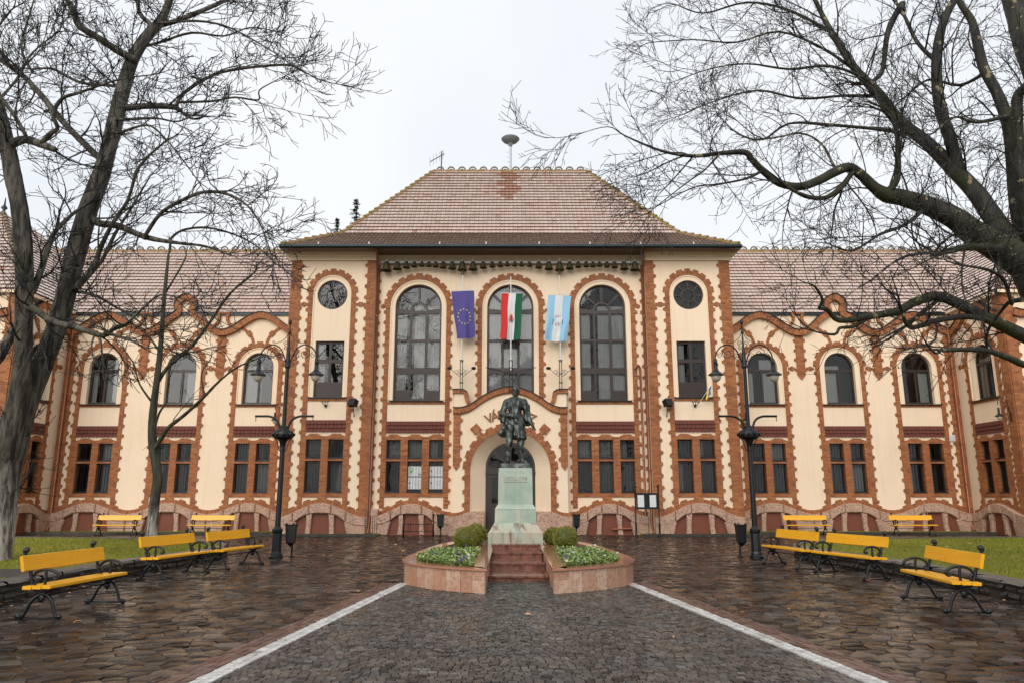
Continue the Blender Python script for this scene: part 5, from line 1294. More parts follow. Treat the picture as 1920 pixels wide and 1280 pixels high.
def lamp_post(x, y, label):
    t = thing('street_lamp', (x, y, .015), 0, label, 'lamp post', 'tall ornate lamp posts')
    m = MB(); m.lathe([(.19, 0), (.19, .06), (.155, .09), (.15, .14), (.135, .18), (.125, .66), (.145, .70), (.15, .76), (.11, .80), (.085, .84)], 8); m.build('base', M['iron'], t)
    m = MB(); m.lathe([(.078, .82), (.068, 3.0), (.066, 3.2), (.055, 3.6), (.05, 5.2), (.085, 5.23), (.085, 5.29), (.06, 5.32), (.055, 5.6), (.035, 5.75), (.02, 6.2)], 12); m.build('post', M['iron'], t, smooth=True, sharp=40)
    m = MB(); m.lathe([(.07, 3.0), (.10, 3.12), (.13, 3.18), (.27, 3.24), (.29, 3.30), (.28, 3.38), (.24, 3.44), (.14, 3.46), (.10, 3.56), (.07, 3.58)], 14); 
    for k in range(10):
        a = 2*PI*k/10; m.sphere((.29*math.cos(a), .29*math.sin(a), 3.33), .05, 6, 5)
    for k in range(4):
        a = PI/4 + k*PI/2; m.tube([(.07*math.cos(a), .07*math.sin(a), 2.86), (.13*math.cos(a), .13*math.sin(a), 2.95), (.16*math.cos(a), .16*math.sin(a), 3.1), (.25*math.cos(a), .25*math.sin(a), 3.24)], .013, 5)
    m.build('collar', M['iron'], t, smooth=True, sharp=40)
    for s in (-1, 1):
        m = MB(); m.tube(curve_pts([(s*.11, 0, 3.35), (s*.13, 0, 3.55), (s*.22, 0, 3.74), (s*.40, 0, 3.83), (s*.6, 0, 3.84), (s*.82, 0, 3.84)], 5), .032, 8); m.tube([(s*.80, 0, 3.83), (s*.80, 0, 3.70)], .010, 5); m.build('basket_arm', M['iron'], t, smooth=True)
        m = MB(); m.tube(curve_pts([(s*.05, 0, 5.30), (s*.12, 0, 5.55), (s*.25, 0, 5.78), (s*.45, 0, 5.88), (s*.66, 0, 5.80), (s*.79, 0, 5.62), (s*.82, 0, 5.46)], 5), .020, 6)
        m.tube(spiral(s*.46, 5.62, .17, 1.4, PI/2 if s > 0 else PI/2, -s), .011, 5); m.tube(spiral(s*.24, 5.55, .09, 1.2, PI if s > 0 else 0, -s), .009, 5); m.tube(spiral(s*.70, 5.58, .08, 1.2, PI/2, s), .009, 5)
        m.tube(curve_pts([(s*.05, 0, 5.36), (s*.12, 0, 5.42), (s*.22, 0, 5.46), (s*.33, 0, 5.56)], 4), .010, 5); m.tube(spiral(s*.09, 5.93, .075, 1.3, -PI/2, s), .009, 5); m.tube(spiral(s*.08, 5.78, .06, 1.2, PI/2, -s), .009, 5)
        m.tube(curve_pts([(s*.02, 0, 6.28), (s*.06, 0, 6.15), (s*.16, 0, 6.02), (s*.34, 0, 5.93), (s*.44, 0, 5.93)], 4), .010, 5); m.tube(spiral(s*.44, 5.97, .04, 1.0, -PI/2, s), .008, 5); m.tube(spiral(s*.05, 6.32, .035, 1.0, -PI/2, s), .007, 5)
        m.tube(spiral(s*.13, 5.30, .05, 1.0, PI/2, -s), .008, 5)
        m.build('scroll_arm', M['iron'], t, smooth=True); lantern(t, s*.82, 4.97)
    m = MB(); m.lathe([(.02, 6.18), (.045, 6.24), (.02, 6.3), (.016, 6.45), (.05, 6.5), (.045, 6.56), (.01, 6.62)], 8); m.build('finial', M['iron'], t, smooth=True)
lamp_post(-6.34, 20.8, 'ornate black lamp post with two hanging lanterns left of the statue'); lamp_post(6.66, 20.8, 'ornate black lamp post with two hanging lanterns right of the statue')
def wall_lantern(x, y, z, rz, label):
    t = thing('wall_lantern', (x, y, z), rz, label, 'lantern', 'small gooseneck wall lanterns')
    m = MB(); m.tube(curve_pts([(0, .0, -.1), (0, -.06, .4), (0, -.12, .68), (0, -.28, .84), (0, -.46, .74), (0, -.50, .52)], 5), .016, 6); m.box(-.05, .05, -.02, .02, -.2, .2); m.tube([(0, -.02, .25), (0, -.2, .6), (0, -.42, .72)], .009, 5); m.build('bracket', M['iron'], t); lantern(t, 0, .0, .8, -.50)
wall_lantern(-10.78, 35.44, 5.15, R(-50), 'small gooseneck lantern on the left wing close to the main block'); wall_lantern(10.78, 35.44, 5.15, R(50), 'small gooseneck lantern on the right wing close to the main block')
wall_lantern(21.55, 31.9, 5.0, R(-90), 'small gooseneck lantern on the corner of the right pavilion')

# ================================================================== BINS, NOTICE BOARD, BICYCLE RACK
def post_bin(x, y, label, w=.36, z=.35, h=.55):
    t = thing('litter_bin', (x, y, .015), 0, label, 'bin', 'black litter bins')
    m = MB(); m.tube([(0, .12, 0), (0, .12, z + h + .05)], .028, 8); m.lathe([(.09, 0), (.09, .02), (.03, .04)], 10, (0, .12, 0)); m.build('post', M['iron'], t)
    m = MB(); a, b = w*.40, w*.5
    m.add([(sx*k, sy*k*.72 - .05, zz) for zz, k in ((z, a), (z + h, b)) for sx, sy in ((-1, -1), (1, -1), (1, 1), (-1, 1))], [(0, 1, 5, 4), (1, 2, 6, 5), (2, 3, 7, 6), (3, 0, 4, 7), (3, 2, 1, 0)]); m.build('bucket', M['iron'], t)
    m = MB(); m.tube([(sx*b, sy*b*.72 - .05, z + h) for sx, sy in ((-1, -1), (1, -1), (1, 1), (-1, 1), (-1, -1))], .02, 6)
    for sx in (-1, 1): m.sphere((sx*b, -.05, z + h + .03), .035, 6, 5)
    m.build('rim', M['iron'], t)
    m = MB(); m.add([(-a, -.05 - a*.72, z), (a, -.05 - a*.72, z), (a, -.05 + a*.72, z), (-a, -.05 + a*.72, z), (0, -.05, z - .12)], [(0, 1, 4)[::-1], (1, 2, 4)[::-1], (2, 3, 4)[::-1], (3, 0, 4)[::-1]]); m.build('liner', M['iron'], t)
post_bin(-6.05, 21.15, 'black litter bin behind the left lamp post', .28, .40, .46); post_bin(6.36, 21.15, 'black litter bin behind the right lamp post', .28, .40, .46)
post_bin(-2.92, 31.9, 'small black litter bin left of the entrance', .30, .42, .46); post_bin(2.76, 31.9, 'small black litter bin right of the entrance', .30, .42, .46)
nb = thing('notice_board', (5.76, 32.0, .015), 0, 'black framed notice board on two posts holding white papers', 'notice board')
for s in (-1, 1):
    m = MB(); m.lathe([(.06, 0), (.06, .06), (.045, .1), (.04, .5), (.05, .52), (.03, .56), (.03, 1.9), (.045, 1.93), (.03, 1.97), (.06, 2.04), (.05, 2.10), (.01, 2.14)], 10, (s*.49, 0, 0)); m.build('post', M['iron'], nb, smooth=True, sharp=40)
m = MB(); m.slab(rect(-.45, .45, 1.12, 1.78), [rect(-.41, .41, 1.16, 1.74)], -.03, .04); m.box(-.42, .42, .0, .03, 1.15, 1.75); m.build('frame', M['iron'], nb)
for a, b in ((-.39, -.12), (.12, .39)): m = MB(); m.box(a, b, -.012, -.004, 1.2, 1.70); m.build('paper', M['paper'] if 'paper' in M else M['white_metal'], nb)
rk = thing('bicycle_rack', (-3.86, 32.0, .015), 0, 'black tubular bicycle rack left of the entrance', 'bicycle rack')
for s in (-1, 1): m = MB(); m.tube([(s*.63, 0, 0), (s*.63, 0, .86)], .032, 8); m.sphere((s*.63, 0, .89), .05, 8, 6); m.build('post', M['iron'], rk, smooth=True)
for z in (.2, .5): m = MB(); m.tube([(-.63, 0, z), (.63, 0, z)], .014, 6); m.build('rail', M['iron'], rk)
for x in (-.42, -.33, .3, .39): m = MB(); m.tube([(x, -.03, .2), (x, -.03, .5), (x + .02, -.03, .56), (x + .05, -.03, .54)], .014, 6); m.build('wheel_holder', M['iron'], rk)

# ================================================================== FLAGS AND POLES
def flagpole(x, y, z0, z1, label, ztop):
    t = thing('flagpole', (x, y, z0), 0, label, 'flagpole', 'flagpoles over the entrance')
    m = MB(); m.tube([(0, 0, 1.3), (0, 0, z1 - z0)], [.028, .02], 8); m.build('pole', M['white_metal'], t)
    m = MB()
    for a in range(4):
        w = a*PI/2 + PI/4; m.tube([(.07*math.cos(w), .07*math.sin(w), 0), (.07*math.cos(w), .07*math.sin(w), 1.42)], .014, 5)
    for z in (.02, .4, .8, 1.4): m.box(-.085, .085, -.085, .085, z, z + .03)
    for s in (-1, 1):
        m.tube(curve_pts([(s*.07, 0, .7), (s*.2, 0, .78), (s*.34, 0, .90), (s*.48, 0, 1.02)], 4), .012, 5); m.tube(spiral(s*.14, .88, .08, 1.2, -PI/2, s), .010, 5); m.tube(curve_pts([(s*.07, 0, 1.0), (s*.22, 0, .98), (s*.34, 0, .9)], 4), .009, 5)
    m.build('bracket', M['iron'], t)
    for s in (-1, 1): m = MB(); m.lathe([(.05, -.06), (.10, -.04), (.11, .03), (.06, .07)], 8, (s*.54, 0, 1.06)); m.build('spotlight', M['iron'], t)
    m = MB(); m.lathe([(.015, 0), (.05, .03), (.055, .07), (.02, .11), (.012, .16), (.03, .2), (.005, .26)], 8, (0, 0, z1-z0)); m.build('finial', M['bell'], t, smooth=True)
    m = MB(); m.tube([(-.52, -.05, ztop - z0), (.52, -.05, ztop - z0)], .014, 6); m.tube([(-.45, -.05, ztop - z0), (0, 0, ztop - z0 + .35), (.45, -.05, ztop - z0)], .005, 4); m.build('crossbar', M['white_metal'], t)
flagpole(-2.18, 32.62, 6.18, 11.55, 'white flagpole left of the middle window carrying the blue flag', 10.80); flagpole(2.24, 32.62, 6.18, 11.55, 'white flagpole right of the middle window carrying the pale blue flag', 10.60)
cp = thing('flagpole', (.02, 32.42, 6.22), 0, 'white flagpole over the portal in front of the middle window', 'flagpole', 'flagpoles over the entrance')
m = MB(); m.tube([(0, 0, .9), (0, 0, 5.2)], [.032, .024], 8); m.build('pole', M['white_metal'], cp)
m = MB()
for s in (-1, 1):
    m.tube([(s*.07, 0, 0), (s*.07, 0, 1.35)], .018, 5); m.tube([(s*.05, 0, .75), (s*.5, -.02, .88), (s*1.12, -.05, 1.02)], .018, 5); m.tube([(s*.05, 0, .3), (s*.3, 0, .62), (s*1.0, -.03, .98)], .010, 5); m.tube(spiral(s*.2, .45, .14, 1.2, -PI/2, s), .012, 5); m.tube(spiral(s*.22, .72, .09, 1.2, PI/2, -s), .010, 5)
for z in (.0, .5, 1.0, 1.32): m.box(-.09, .09, -.04, .04, z, z + .03)
m.build('bracket', M['iron'], cp)
m = MB(); m.lathe([(.015, 0), (.05, .03), (.055, .07), (.02, .11), (.012, .16)], 8, (0, 0, 5.2)); m.build('finial', M['copper'], cp, smooth=True); m = MB(); m.tube([(-.48, -.05, 4.40), (.48, -.05, 4.40)], .014, 6); m.tube([(-.4, -.05, 4.4), (0, 0, 4.78), (.4, -.05, 4.4)], .005, 4); m.build('crossbar', M['white_metal'], cp)
def cloth(name, col, rough=.75):
    t = NT(name); f = t.noise(60, 3); t.set(Base_Color=t.mix(f, tuple(c*.88 for c in col), col), Roughness=rough, Specular_IOR_Level=.2, Sheen_Weight=.2); return t.m
K = dict(eu=cloth('flag_blue', (.095, .078, .27)), gold=cloth('flag_gold', (.80, .60, .06)), red=cloth('flag_red', (.60, .035, .03)), white=cloth('flag_white', (.72, .73, .74)), green=cloth('flag_green', (.015, .11, .055)), sky=cloth('flag_sky', (.30, .55, .74)), dblue=cloth('flag_navy', (.06, .16, .36)), yel=cloth('flag_yellow', (.72, .5, .06)))
class Flag:
    def __init__(s, tl, tr, bl, br, Y, seed): s.c = [Vector((p[0], Y, p[1])) for p in (tl, tr, bl, br)]; s.seed = seed; s.o = s.c[0].copy()
    def p(s, u, v, off=0):
        a = s.c[0].lerp(s.c[1], u); b = s.c[2].lerp(s.c[3], u); q = a.lerp(b, v)
        q.y += .10*v*math.sin(7.5*u + s.seed + 1.6*v) + .04*v*math.sin(16*u + 3*s.seed + 2*v) - off + .05*v; q.x += .012*math.sin(9*v + s.seed); q.z -= .03*math.sin(PI*u)*v
        return q - s.o
    def sheet(s, mb, u0, u1, v0, v1, nu, nv, off=0):
        mb.add([s.p(u0 + (u1-u0)*i/nu, v0 + (v1-v0)*j/nv, off) for j in range(nv+1) for i in range(nu+1)], [(j*(nu+1) + i, (j+1)*(nu+1) + i, (j+1)*(nu+1) + i + 1, j*(nu+1) + i + 1) for j in range(nv) for i in range(nu)])
    def shape(s, mb, pts, off=.006):
        tr = tessellate_polygon([[Vector((a, b, 0)) for a, b in pts]]); mb.add([s.p(a, b, off) for a, b in pts], [tuple(t) for t in tr])
def two_sided(fn):
    for off in (.006, -.006): fn(off)
# blue flag with a circle of gold stars
f = Flag((-2.70, 10.75), (-1.66, 10.80), (-2.40, 8.58), (-1.60, 8.65), 32.56, .4); t = thing('flag', f.o, 0, 'blue flag with a ring of twelve gold stars', 'flag', 'flags over the entrance')
m = MB(); f.sheet(m, 0, 1, 0, 1, 18, 24); m.build('cloth', K['eu'], t, smooth=True)
for k in range(12):
    a = 2*PI*k/12; cu_, cv_ = .5 + .30*math.cos(a), .545 + .155*math.sin(a); m = MB()
    def star(off): f.shape(m, [(cu_ + (.050 if q % 2 == 0 else .020)*math.sin(q*PI/5), cv_ - (.050 if q % 2 == 0 else .020)*.46*math.cos(q*PI/5)) for q in range(10)], off)
    two_sided(star); m.build('star', K['gold'], t)
# red white green flag with a coat of arms
f = Flag((-.40, 10.60), (.56, 10.60), (-.45, 8.52), (.44, 8.50), 32.34, 1.7); t = thing('flag', f.o, 0, 'red, white and green striped flag with a small coat of arms', 'flag', 'flags over the entrance')
for k, c in enumerate(('red', 'white', 'green')): m = MB(); f.sheet(m, k/3, (k+1)/3, 0, 1, 7, 24); m.build('stripe', K[c], t, smooth=True)
def emb(col, pts, name='emblem', o1=.006):
    m = MB()
    for sgn in (1, -1): f.shape(m, pts, sgn*o1)
    m.build(name, K[col], t)
sh = lambda cx, cv, w, h: [(cx - w, cv - h), (cx + w, cv - h), (cx + w, cv + h*.3), (cx + w*.7, cv + h*.75), (cx, cv + h), (cx - w*.7, cv + h*.75), (cx - w, cv + h*.3)]
emb('red', sh(.5, .55, .068, .075)); 
for k in range(4): emb('white', [(.436, .487 + k*.032), (.497, .487 + k*.032), (.497, .500 + k*.032), (.436, .500 + k*.032)], 'emblem_bar', .009)
emb('white', [(.528, .495), (.538, .495), (.538, .595), (.528, .595)], 'emblem_cross', .009); emb('white', [(.512, .515), (.554, .515), (.554, .524), (.512, .524)], 'emblem_cross', .010); emb('white', [(.506, .543), (.560, .543), (.560, .552), (.506, .552)], 'emblem_cross', .010); emb('green', [(.508, .60), (.533, .575), (.558, .60), (.53, .617)], 'emblem_hill', .010)
emb('gold', [(.45, .470), (.452, .445), (.48, .430), (.5, .424), (.52, .430), (.548, .445), (.55, .470)], 'crown'); 
for s in (-1, 1): emb('green', [(.5 + s*.085, .50), (.5 + s*.112, .53), (.5 + s*.115, .57), (.5 + s*.08, .625), (.5 + s*.02, .645), (.5 + s*.07, .60), (.5 + s*.09, .55)], 'wreath')
# pale blue and white flag with a crest
f = Flag((1.73, 10.58), (2.77, 10.54), (1.54, 8.52), (2.54, 8.46), 32.56, 3.1); t = thing('flag', f.o, 0, 'pale blue and white striped flag with a crest in its middle', 'flag', 'flags over the entrance')
for k, c in enumerate(('sky', 'white', 'sky')): m = MB(); f.sheet(m, (0, .32, .66)[k], (.32, .66, 1)[k], 0, 1, 7, 24); m.build('stripe', K[c], t, smooth=True)
emb('white', sh(.5, .545, .185, .085)); emb('sky', sh(.5, .555, .155, .065), 'crest_field', .009); emb('white', [(.36, .53), (.64, .53), (.62, .56), (.38, .56)], 'crest_band', .012)
emb('dblue', [(.33, .47), (.67, .47), (.67, .478), (.33, .478)], 'crest_line', .012)
for k in range(5): emb('gold' if k % 2 else 'red', [(.40 + k*.045, .452), (.42 + k*.045, .425), (.44 + k*.045, .452)], 'crest_crown', .010)
for s in (-1, 1):
    emb('dblue', [(.5 + s*.19, .51), (.5 + s*.235, .54), (.5 + s*.21, .60), (.5 + s*.26, .63), (.5 + s*.2, .635), (.5 + s*.185, .58)], 'crest_supporter', .009)
    emb('red', [(.5 + s*.05, .63), (.5 + s*.11, .62), (.5 + s*.10, .645), (.5 + s*.05, .655)], 'crest_ribbon', .010)
# small flag in a wall bracket
for s, lab in ((-1, 'small black flag bracket under the left side window'), (1, 'small black flag bracket under the right side window')):
    t = thing('flag_bracket', (s*8.2, 32.80, 5.66), 0, lab, 'bracket', 'wall flag brackets'); m = MB()
    for k in (-1, 0, 1): m.tube([(k*.02, 0, -.10), (k*.16, -.18, .10)], .016, 6)
    m.tube([(-.17, -.18, .08), (.17, -.18, .08)], .014, 5); m.box(-.04, .04, -.02, .03, -.13, -.02); m.build('holder', M['iron'], t)
t = thing('hand_flag', (8.38, 32.60, 5.72), 0, 'small blue and yellow flag leaning from the right wall bracket', 'flag'); m = MB(); m.tube([(-.02, .02, -.02), (.46, -.22, .72)], .012, 6); m.build('stick', M['white_metal'], t)
for k, c in ((0, 'dblue'), (1, 'yel')):
    m = MB(); base = [Vector((.46, -.22, .72)), Vector((.36, -.17, .565)), Vector((.26, -.12, .41))]; a, b = base[k], base[k+1]; n = 6
    m.add([p + Vector((.02*math.sin(i*1.3) - .006*i, -.01*i, -.07*i)) for i in range(n) for p in (a, b)], [(2*i, 2*i+1, 2*i+3, 2*i+2) for i in range(n-1)]); m.build('cloth', K[c], t)

# ================================================================== BELLS
rail = thing('bell_rail', (0, 33.0, 12.28), 0, 'long white rail under the eaves carrying the row of bells', 'rail'); m = MB(); m.box(-5.98, 5.98, -.04, .04, -.05, .05); m.build('bar', M['white_metal'], rail)
m = MB()
for k in range(13): x = -5.8 + k*11.6/12; m.box(x - .02, x + .02, .04, .21, -.03, .03)
m.build('wall_tie', M['white_metal'], rail)
bx = [725, 745, 762, 777, 791, 804, 817, 831, 848, 867, 887, 906, 923, 938, 951, 965, 978, 993, 1010, 1029, 1049, 1068, 1084, 1099, 1112, 1124, 1138, 1152, 1170, 1190]
bh = [20, 17, 14, 12, 10.5, 11, 12, 14, 16, 19, 18, 14, 12, 11, 10, 10, 10, 11, 14, 17, 19, 16, 12.5, 11.5, 11.5, 10.5, 12, 13.5, 17, 19]
ORD = ['first', 'second', 'third', 'fourth', 'fifth', 'sixth', 'seventh', 'eighth', 'ninth', 'tenth', 'eleventh', 'twelfth', 'thirteenth', 'fourteenth', 'fifteenth']
mm = MB(); mm.lathe([(.55, -1), (.52, -.97), (.46, -.85), (.36, -.62), (.29, -.35), (.25, -.16), (.18, -.06), (.06, -.02), (.02, 0)], 16, caps=False); mm.lathe([(.02, 0), (.50, -.96)], 4, caps=False); BELL = mm.mesh('bell_body', M['bell'], True)
mm = MB(); mm.lathe([(.08, -.02), (.08, .10), (.04, .14)], 8); mm.tube([(0, 0, .1), (0, 0, .35)], .05, 6); CROWN = mm.mesh('crown', M['white_metal'])
mm = MB(); mm.sphere((0, 0, -1.0), .09, 8, 6); mm.tube([(0, 0, -.1), (0, 0, -1.0)], .02, 5); CLAP = mm.mesh('clapper', M['iron'])
for k, (x, h) in enumerate(zip(bx, bh)):
    X = on_y(x, 492, 32.86).x; hh = h/40.0*.92
    lab = '%s bell from the %s on the white rail under the eaves' % (ORD[k if k < 15 else 29-k], 'left' if k < 15 else 'right')
    t = thing('bell', (X, 32.86, 12.27), 0, 'bronze ' + lab, 'bell', 'bells hung under the eaves')
    for nm, me in (('bell_body', BELL), ('crown', CROWN), ('clapper', CLAP)): link(nm, me, t, (0, 0, .02), (0, 0, 0), (hh, hh, hh))
    m = MB(); m.box(-.015, .015, .0, .12, .0, .04); m.build('hanger', M['white_metal'], t)

# ================================================================== FLOODLIGHTS, SIREN, AERIALS
for s in (-1, 1):
    t = thing('floodlight', (s*6.92, 32.75, 5.35), 0, 'black box floodlight on a bracket %s of the middle windows' % ('left' if s < 0 else 'right'), 'floodlight', 'wall floodlights'); m = MB()
    m.cbox((0, -.30, .33), (.36, .26, .30), s*.5, R(-22)); m.build('housing', M['iron'], t); m = MB(); m.tube([(0, .05, -.25), (0, -.1, .0), (0, -.26, .22)], .02, 6); m.tube([(-.2, -.24, .16), (.2, -.24, .16)], .016, 5); m.build('bracket', M['iron'], t)
t = thing('siren', (0, 38.5, 19.4), 0, 'grey mushroom shaped siren on a mast over the main ridge', 'siren'); m = MB(); m.tube([(0, 0, -.2), (0, 0, 1.75)], .07, 8)
for z in (.5, .8, 1.1): m.tube([(0, 0, z), (-.22, 0, z)], .018, 5)
m.build('mast', M['zinc'], t); m = MB(); m.lathe([(.10, 1.45), (.14, 1.62), (.38, 1.72), (.50, 1.84), (.52, 1.89), (.45, 1.96), (.22, 2.03), (.02, 2.10)], 20); m.build('horn', M['siren_metal'] if 'siren_metal' in M else M['zinc'], t, smooth=True, sharp=40)
t = thing('aerial', (-3.85, 38.5, 19.4), 0, 'thin television aerial at the left end of the main ridge', 'aerial'); m = MB(); m.tube([(0, 0, -.3), (0, 0, 1.15)], .035, 6); m.build('mast', M['gutter'], t); m = MB(); m.tube([(-.62, -.2, .42), (.15, .05, 1.02)], .024, 5)
for k in range(5): q = k/4; m.tube([(-.62 + .7*q, -.2 + .22*q, .42 + .55*q - .28), (-.62 + .7*q, -.2 + .22*q, .42 + .55*q + .28)], .012, 4)
m.build('boom', M['gutter'], t)
t = thing('lightning_rod', (4.9, 38.3, 18.6), 0, 'thin lightning rod at the right end of the main ridge', 'rod'); m = MB(); m.tube([(0, 0, -.4), (0, 0, .75)], .015, 5); m.build('rod', M['zinc'], t); m = MB(); m.sphere((0, 0, .75), .03, 6, 5); m.build('tip', M['zinc'], t)
# posters behind two lower windows left of the entrance
PAPER = plain('poster_paper', (.72, .73, .74), .6, var=.03)
GRN = plain('poster_green', (.16, .46, .06), .6, var=.05); NAV = plain('poster_navy', (.03, .05, .22), .6, var=.05); GRY = plain('poster_grey', (.42, .43, .44), .6, var=.05); RDD = plain('poster_red', (.6, .05, .03), .6)
for k, (cx_, z0, z1, lab) in enumerate(((-4.24, 2.52, 2.96, 'white poster with a green map pin in the middle lower window'), (-4.24, 1.96, 2.48, 'white poster below the green pin poster in the lower window'), (-3.29, 2.52, 2.96, 'upper white poster in the lower window next to the entrance'), (-3.29, 1.96, 2.48, 'lower white poster in the lower window next to the entrance'))):
    t = thing('poster', (cx_, TY + .142, z0), 0, lab, 'poster', 'window posters'); h = z1 - z0; m = MB(); m.box(-.29, .29, 0, .006, 0, h); m.build('sheet', PAPER, t); m = MB()
    if k == 0:
        m.slab([(-.15, .08)] + arcp(-.15, .31, .085, -.6, PI + .6, 14), (), 0, .004); m.build('pin', GRN, t); m = MB(); m.slab(rect(-.20, -.10, .27, .35), (), .004, .008); m.build('pin_mark', PAPER, t); m = MB(); m.box(.12, .24, -.004, 0, .14, .155); m.build('line', RDD, t); m = MB(); m.box(.16, .26, -.004, 0, .05, .10); m.build('mark', NAV, t)
    else:
        m.box(-.24, -.18, -.004, 0, h*.45, h*.6); m.build('mark', NAV, t); m = MB()
        for q in range(5): m.box(-.02, .2 - .03*(q % 2), -.004, 0, h*.30 + q*.05, h*.30 + q*.05 + .012)
        m.box(-.26, -.06, -.004, 0, h*.12, h*.12 + .012); m.build('text_lines', GRY, t)
# ================================================================== TREES
def px_limb(pts, Y, dY=0.0):
    """photo polyline (x, y, width px) at distance Y (+dY at the end) -> world points and radii"""
    n = len(pts); out = []
    for i, (x, y, w) in enumerate(pts):
        p = on_y(x, y, Y + dY*i/max(1, n-1)); dep = p.y*_cp + (p.z - CAMH)*_sp; out.append((p.x, p.y, p.z, .88*w/2*dep/FPX))
    return curve_pts(out, 4)
class Tree:
    def __init__(s, name, base, label, bark, seed, cfg):
        s.t = thing(name, base, 0, label, 'tree'); s.b = Vector(base); s.trunk = MB(); s.crown = MB(); s.limbs = []; s.r = random.Random(seed); s.cfg = cfg; s.bark = bark; s.tips = []
    def limb(s, q, dens=1.0, thick=None):
        P = [Vector(a[:3]) - s.b for a in q]; rad = [max(.004, a[3]) for a in q]; big = max(rad) > .05
        if max(rad) > .12:
            # furrowed stem: resampled, ridges and swellings in the surface itself
            Q = []; RR = []
            for i in range(len(P)-1):
                k = max(1, int((P[i+1]-P[i]).length/.10))
                for q_ in range(k): Q.append(P[i].lerp(P[i+1], q_/k)); RR.append(rad[i] + (rad[i+1]-rad[i])*q_/k)
            Q.append(P[-1]); RR.append(rad[-1]); n = 22; b0 = len(s.trunk.v); s.trunk.tube(Q, RR, n); ph = [s.r.uniform(0, 6.28) for _ in range(6)]
            lump = [s.r.uniform(-.06, .09) for _ in range(len(Q)//6 + 3)]
            for i in range(len(Q)):
                lp = lump[i//6]*(1 - (i % 6)/6) + lump[i//6 + 1]*((i % 6)/6)
                for j in range(n):
                    a_ = 2*PI*j/n; z_ = i*.10
                    k = 1 + lp*(.6 + .4*math.sin(a_ + ph[5])) + s.cfg.get('furrow', .05)*(math.sin(9*a_ + ph[0] + .8*math.sin(1.3*z_ + ph[1])) + .7*math.sin(5*a_ + ph[2] + 1.1*math.sin(.9*z_ + ph[3]))) + s.r.uniform(-.025, .025)
                    v = Vector(s.trunk.v[b0 + i*n + j]); s.trunk.v[b0 + i*n + j] = tuple(Q[i] + (v - Q[i])*k)
        else: s.trunk.tube(P, [x*(1 + s.r.uniform(-.07, .09)) for x in rad], 8 if big else 5)
        s.limbs.append((P, rad, dens))
    def twig(s, p, d, L, r0, lev):
        r = s.r; n = {1: 9, 2: 6, 3: 4}[lev]; pts = [p.copy()]; rad = [r0]; d = d.normalized(); up = s.cfg['up'][lev-1]; cv = Vector((r.gauss(0, 1), r.gauss(0, 1), r.gauss(0, 1)))*.11
        for k in range(n):
            d = (d + cv + Vector((r.gauss(0, .08), r.gauss(0, .08), r.gauss(0, .08) + up))).normalized()
            if r.random() < .16: cv = -cv*1.2
            pts.append(pts[-1] + d*(L/n)); rad.append(max(s.cfg['rmin'], r0*(1 - .8*(k+1)/n)))
        s.crown.tube(pts, rad, 4 if lev == 1 else 3, False)
        if lev == 3: s.tips.append(pts[-1]); return
        cnt = s.cfg['n'][lev-1]; cnt = max(2, int(cnt*L/s.cfg['len'][lev-1][1]*r.uniform(.8, 1.2)))
        for k in range(cnt):
            f = r.uniform(.15, 1.0); i = min(n-1, int(f*n)); q = pts[i].lerp(pts[i+1], f*n - i) if f < 1 else pts[-1]; dd = (pts[i+1]-pts[i]).normalized()
            side = dd.cross(Vector((r.gauss(0, 1), r.gauss(0, 1), r.gauss(0, 1)))).normalized(); a = r.uniform(.35, 1.0)
            lo, hi = s.cfg['len'][lev]; s.twig(q, dd*math.cos(a) + side*math.sin(a), r.uniform(lo, hi)*(1.15 - .5*f), max(s.cfg['rmin'], rad[i]*.62), lev+1)
    def grow(s):
        r = s.r
        for P, rad, dens in s.limbs:
            if dens <= 0: continue
            for i in range(len(P)-1):
                L = (P[i+1]-P[i]).length; k = L*s.cfg['dens']*dens; k = int(k) + (r.random() < k - int(k))
                for _ in range(k):
                    f = r.random(); p = P[i].lerp(P[i+1], f); dd = (P[i+1]-P[i]).normalized(); side = dd.cross(Vector((r.gauss(0, 1), r.gauss(0, .8), r.gauss(0, 1)))).normalized()
                    a = r.uniform(.5, 1.25); lo, hi = s.cfg['len'][0]; rr = min(rad[i]*.55, s.cfg['r1'])*r.uniform(.5, 1)
                    s.twig(p, dd*math.cos(a) + side*math.sin(a) + Vector((0, 0, .25)), r.uniform(lo, hi), max(rr, s.cfg['rmin']*1.6), 1)
            if rad[-1] < .06:
                for _ in range(2): s.twig(P[-1], (P[-1]-P[-2]).normalized(), s.cfg['len'][0][1]*.4, max(rad[-1]*.8, s.cfg['rmin']*1.6), 1)
    def finish(s):
        s.trunk.build('trunk', s.bark, s.t, smooth=True); o = s.crown.build('crown', M['twig'], s.t); return s.t
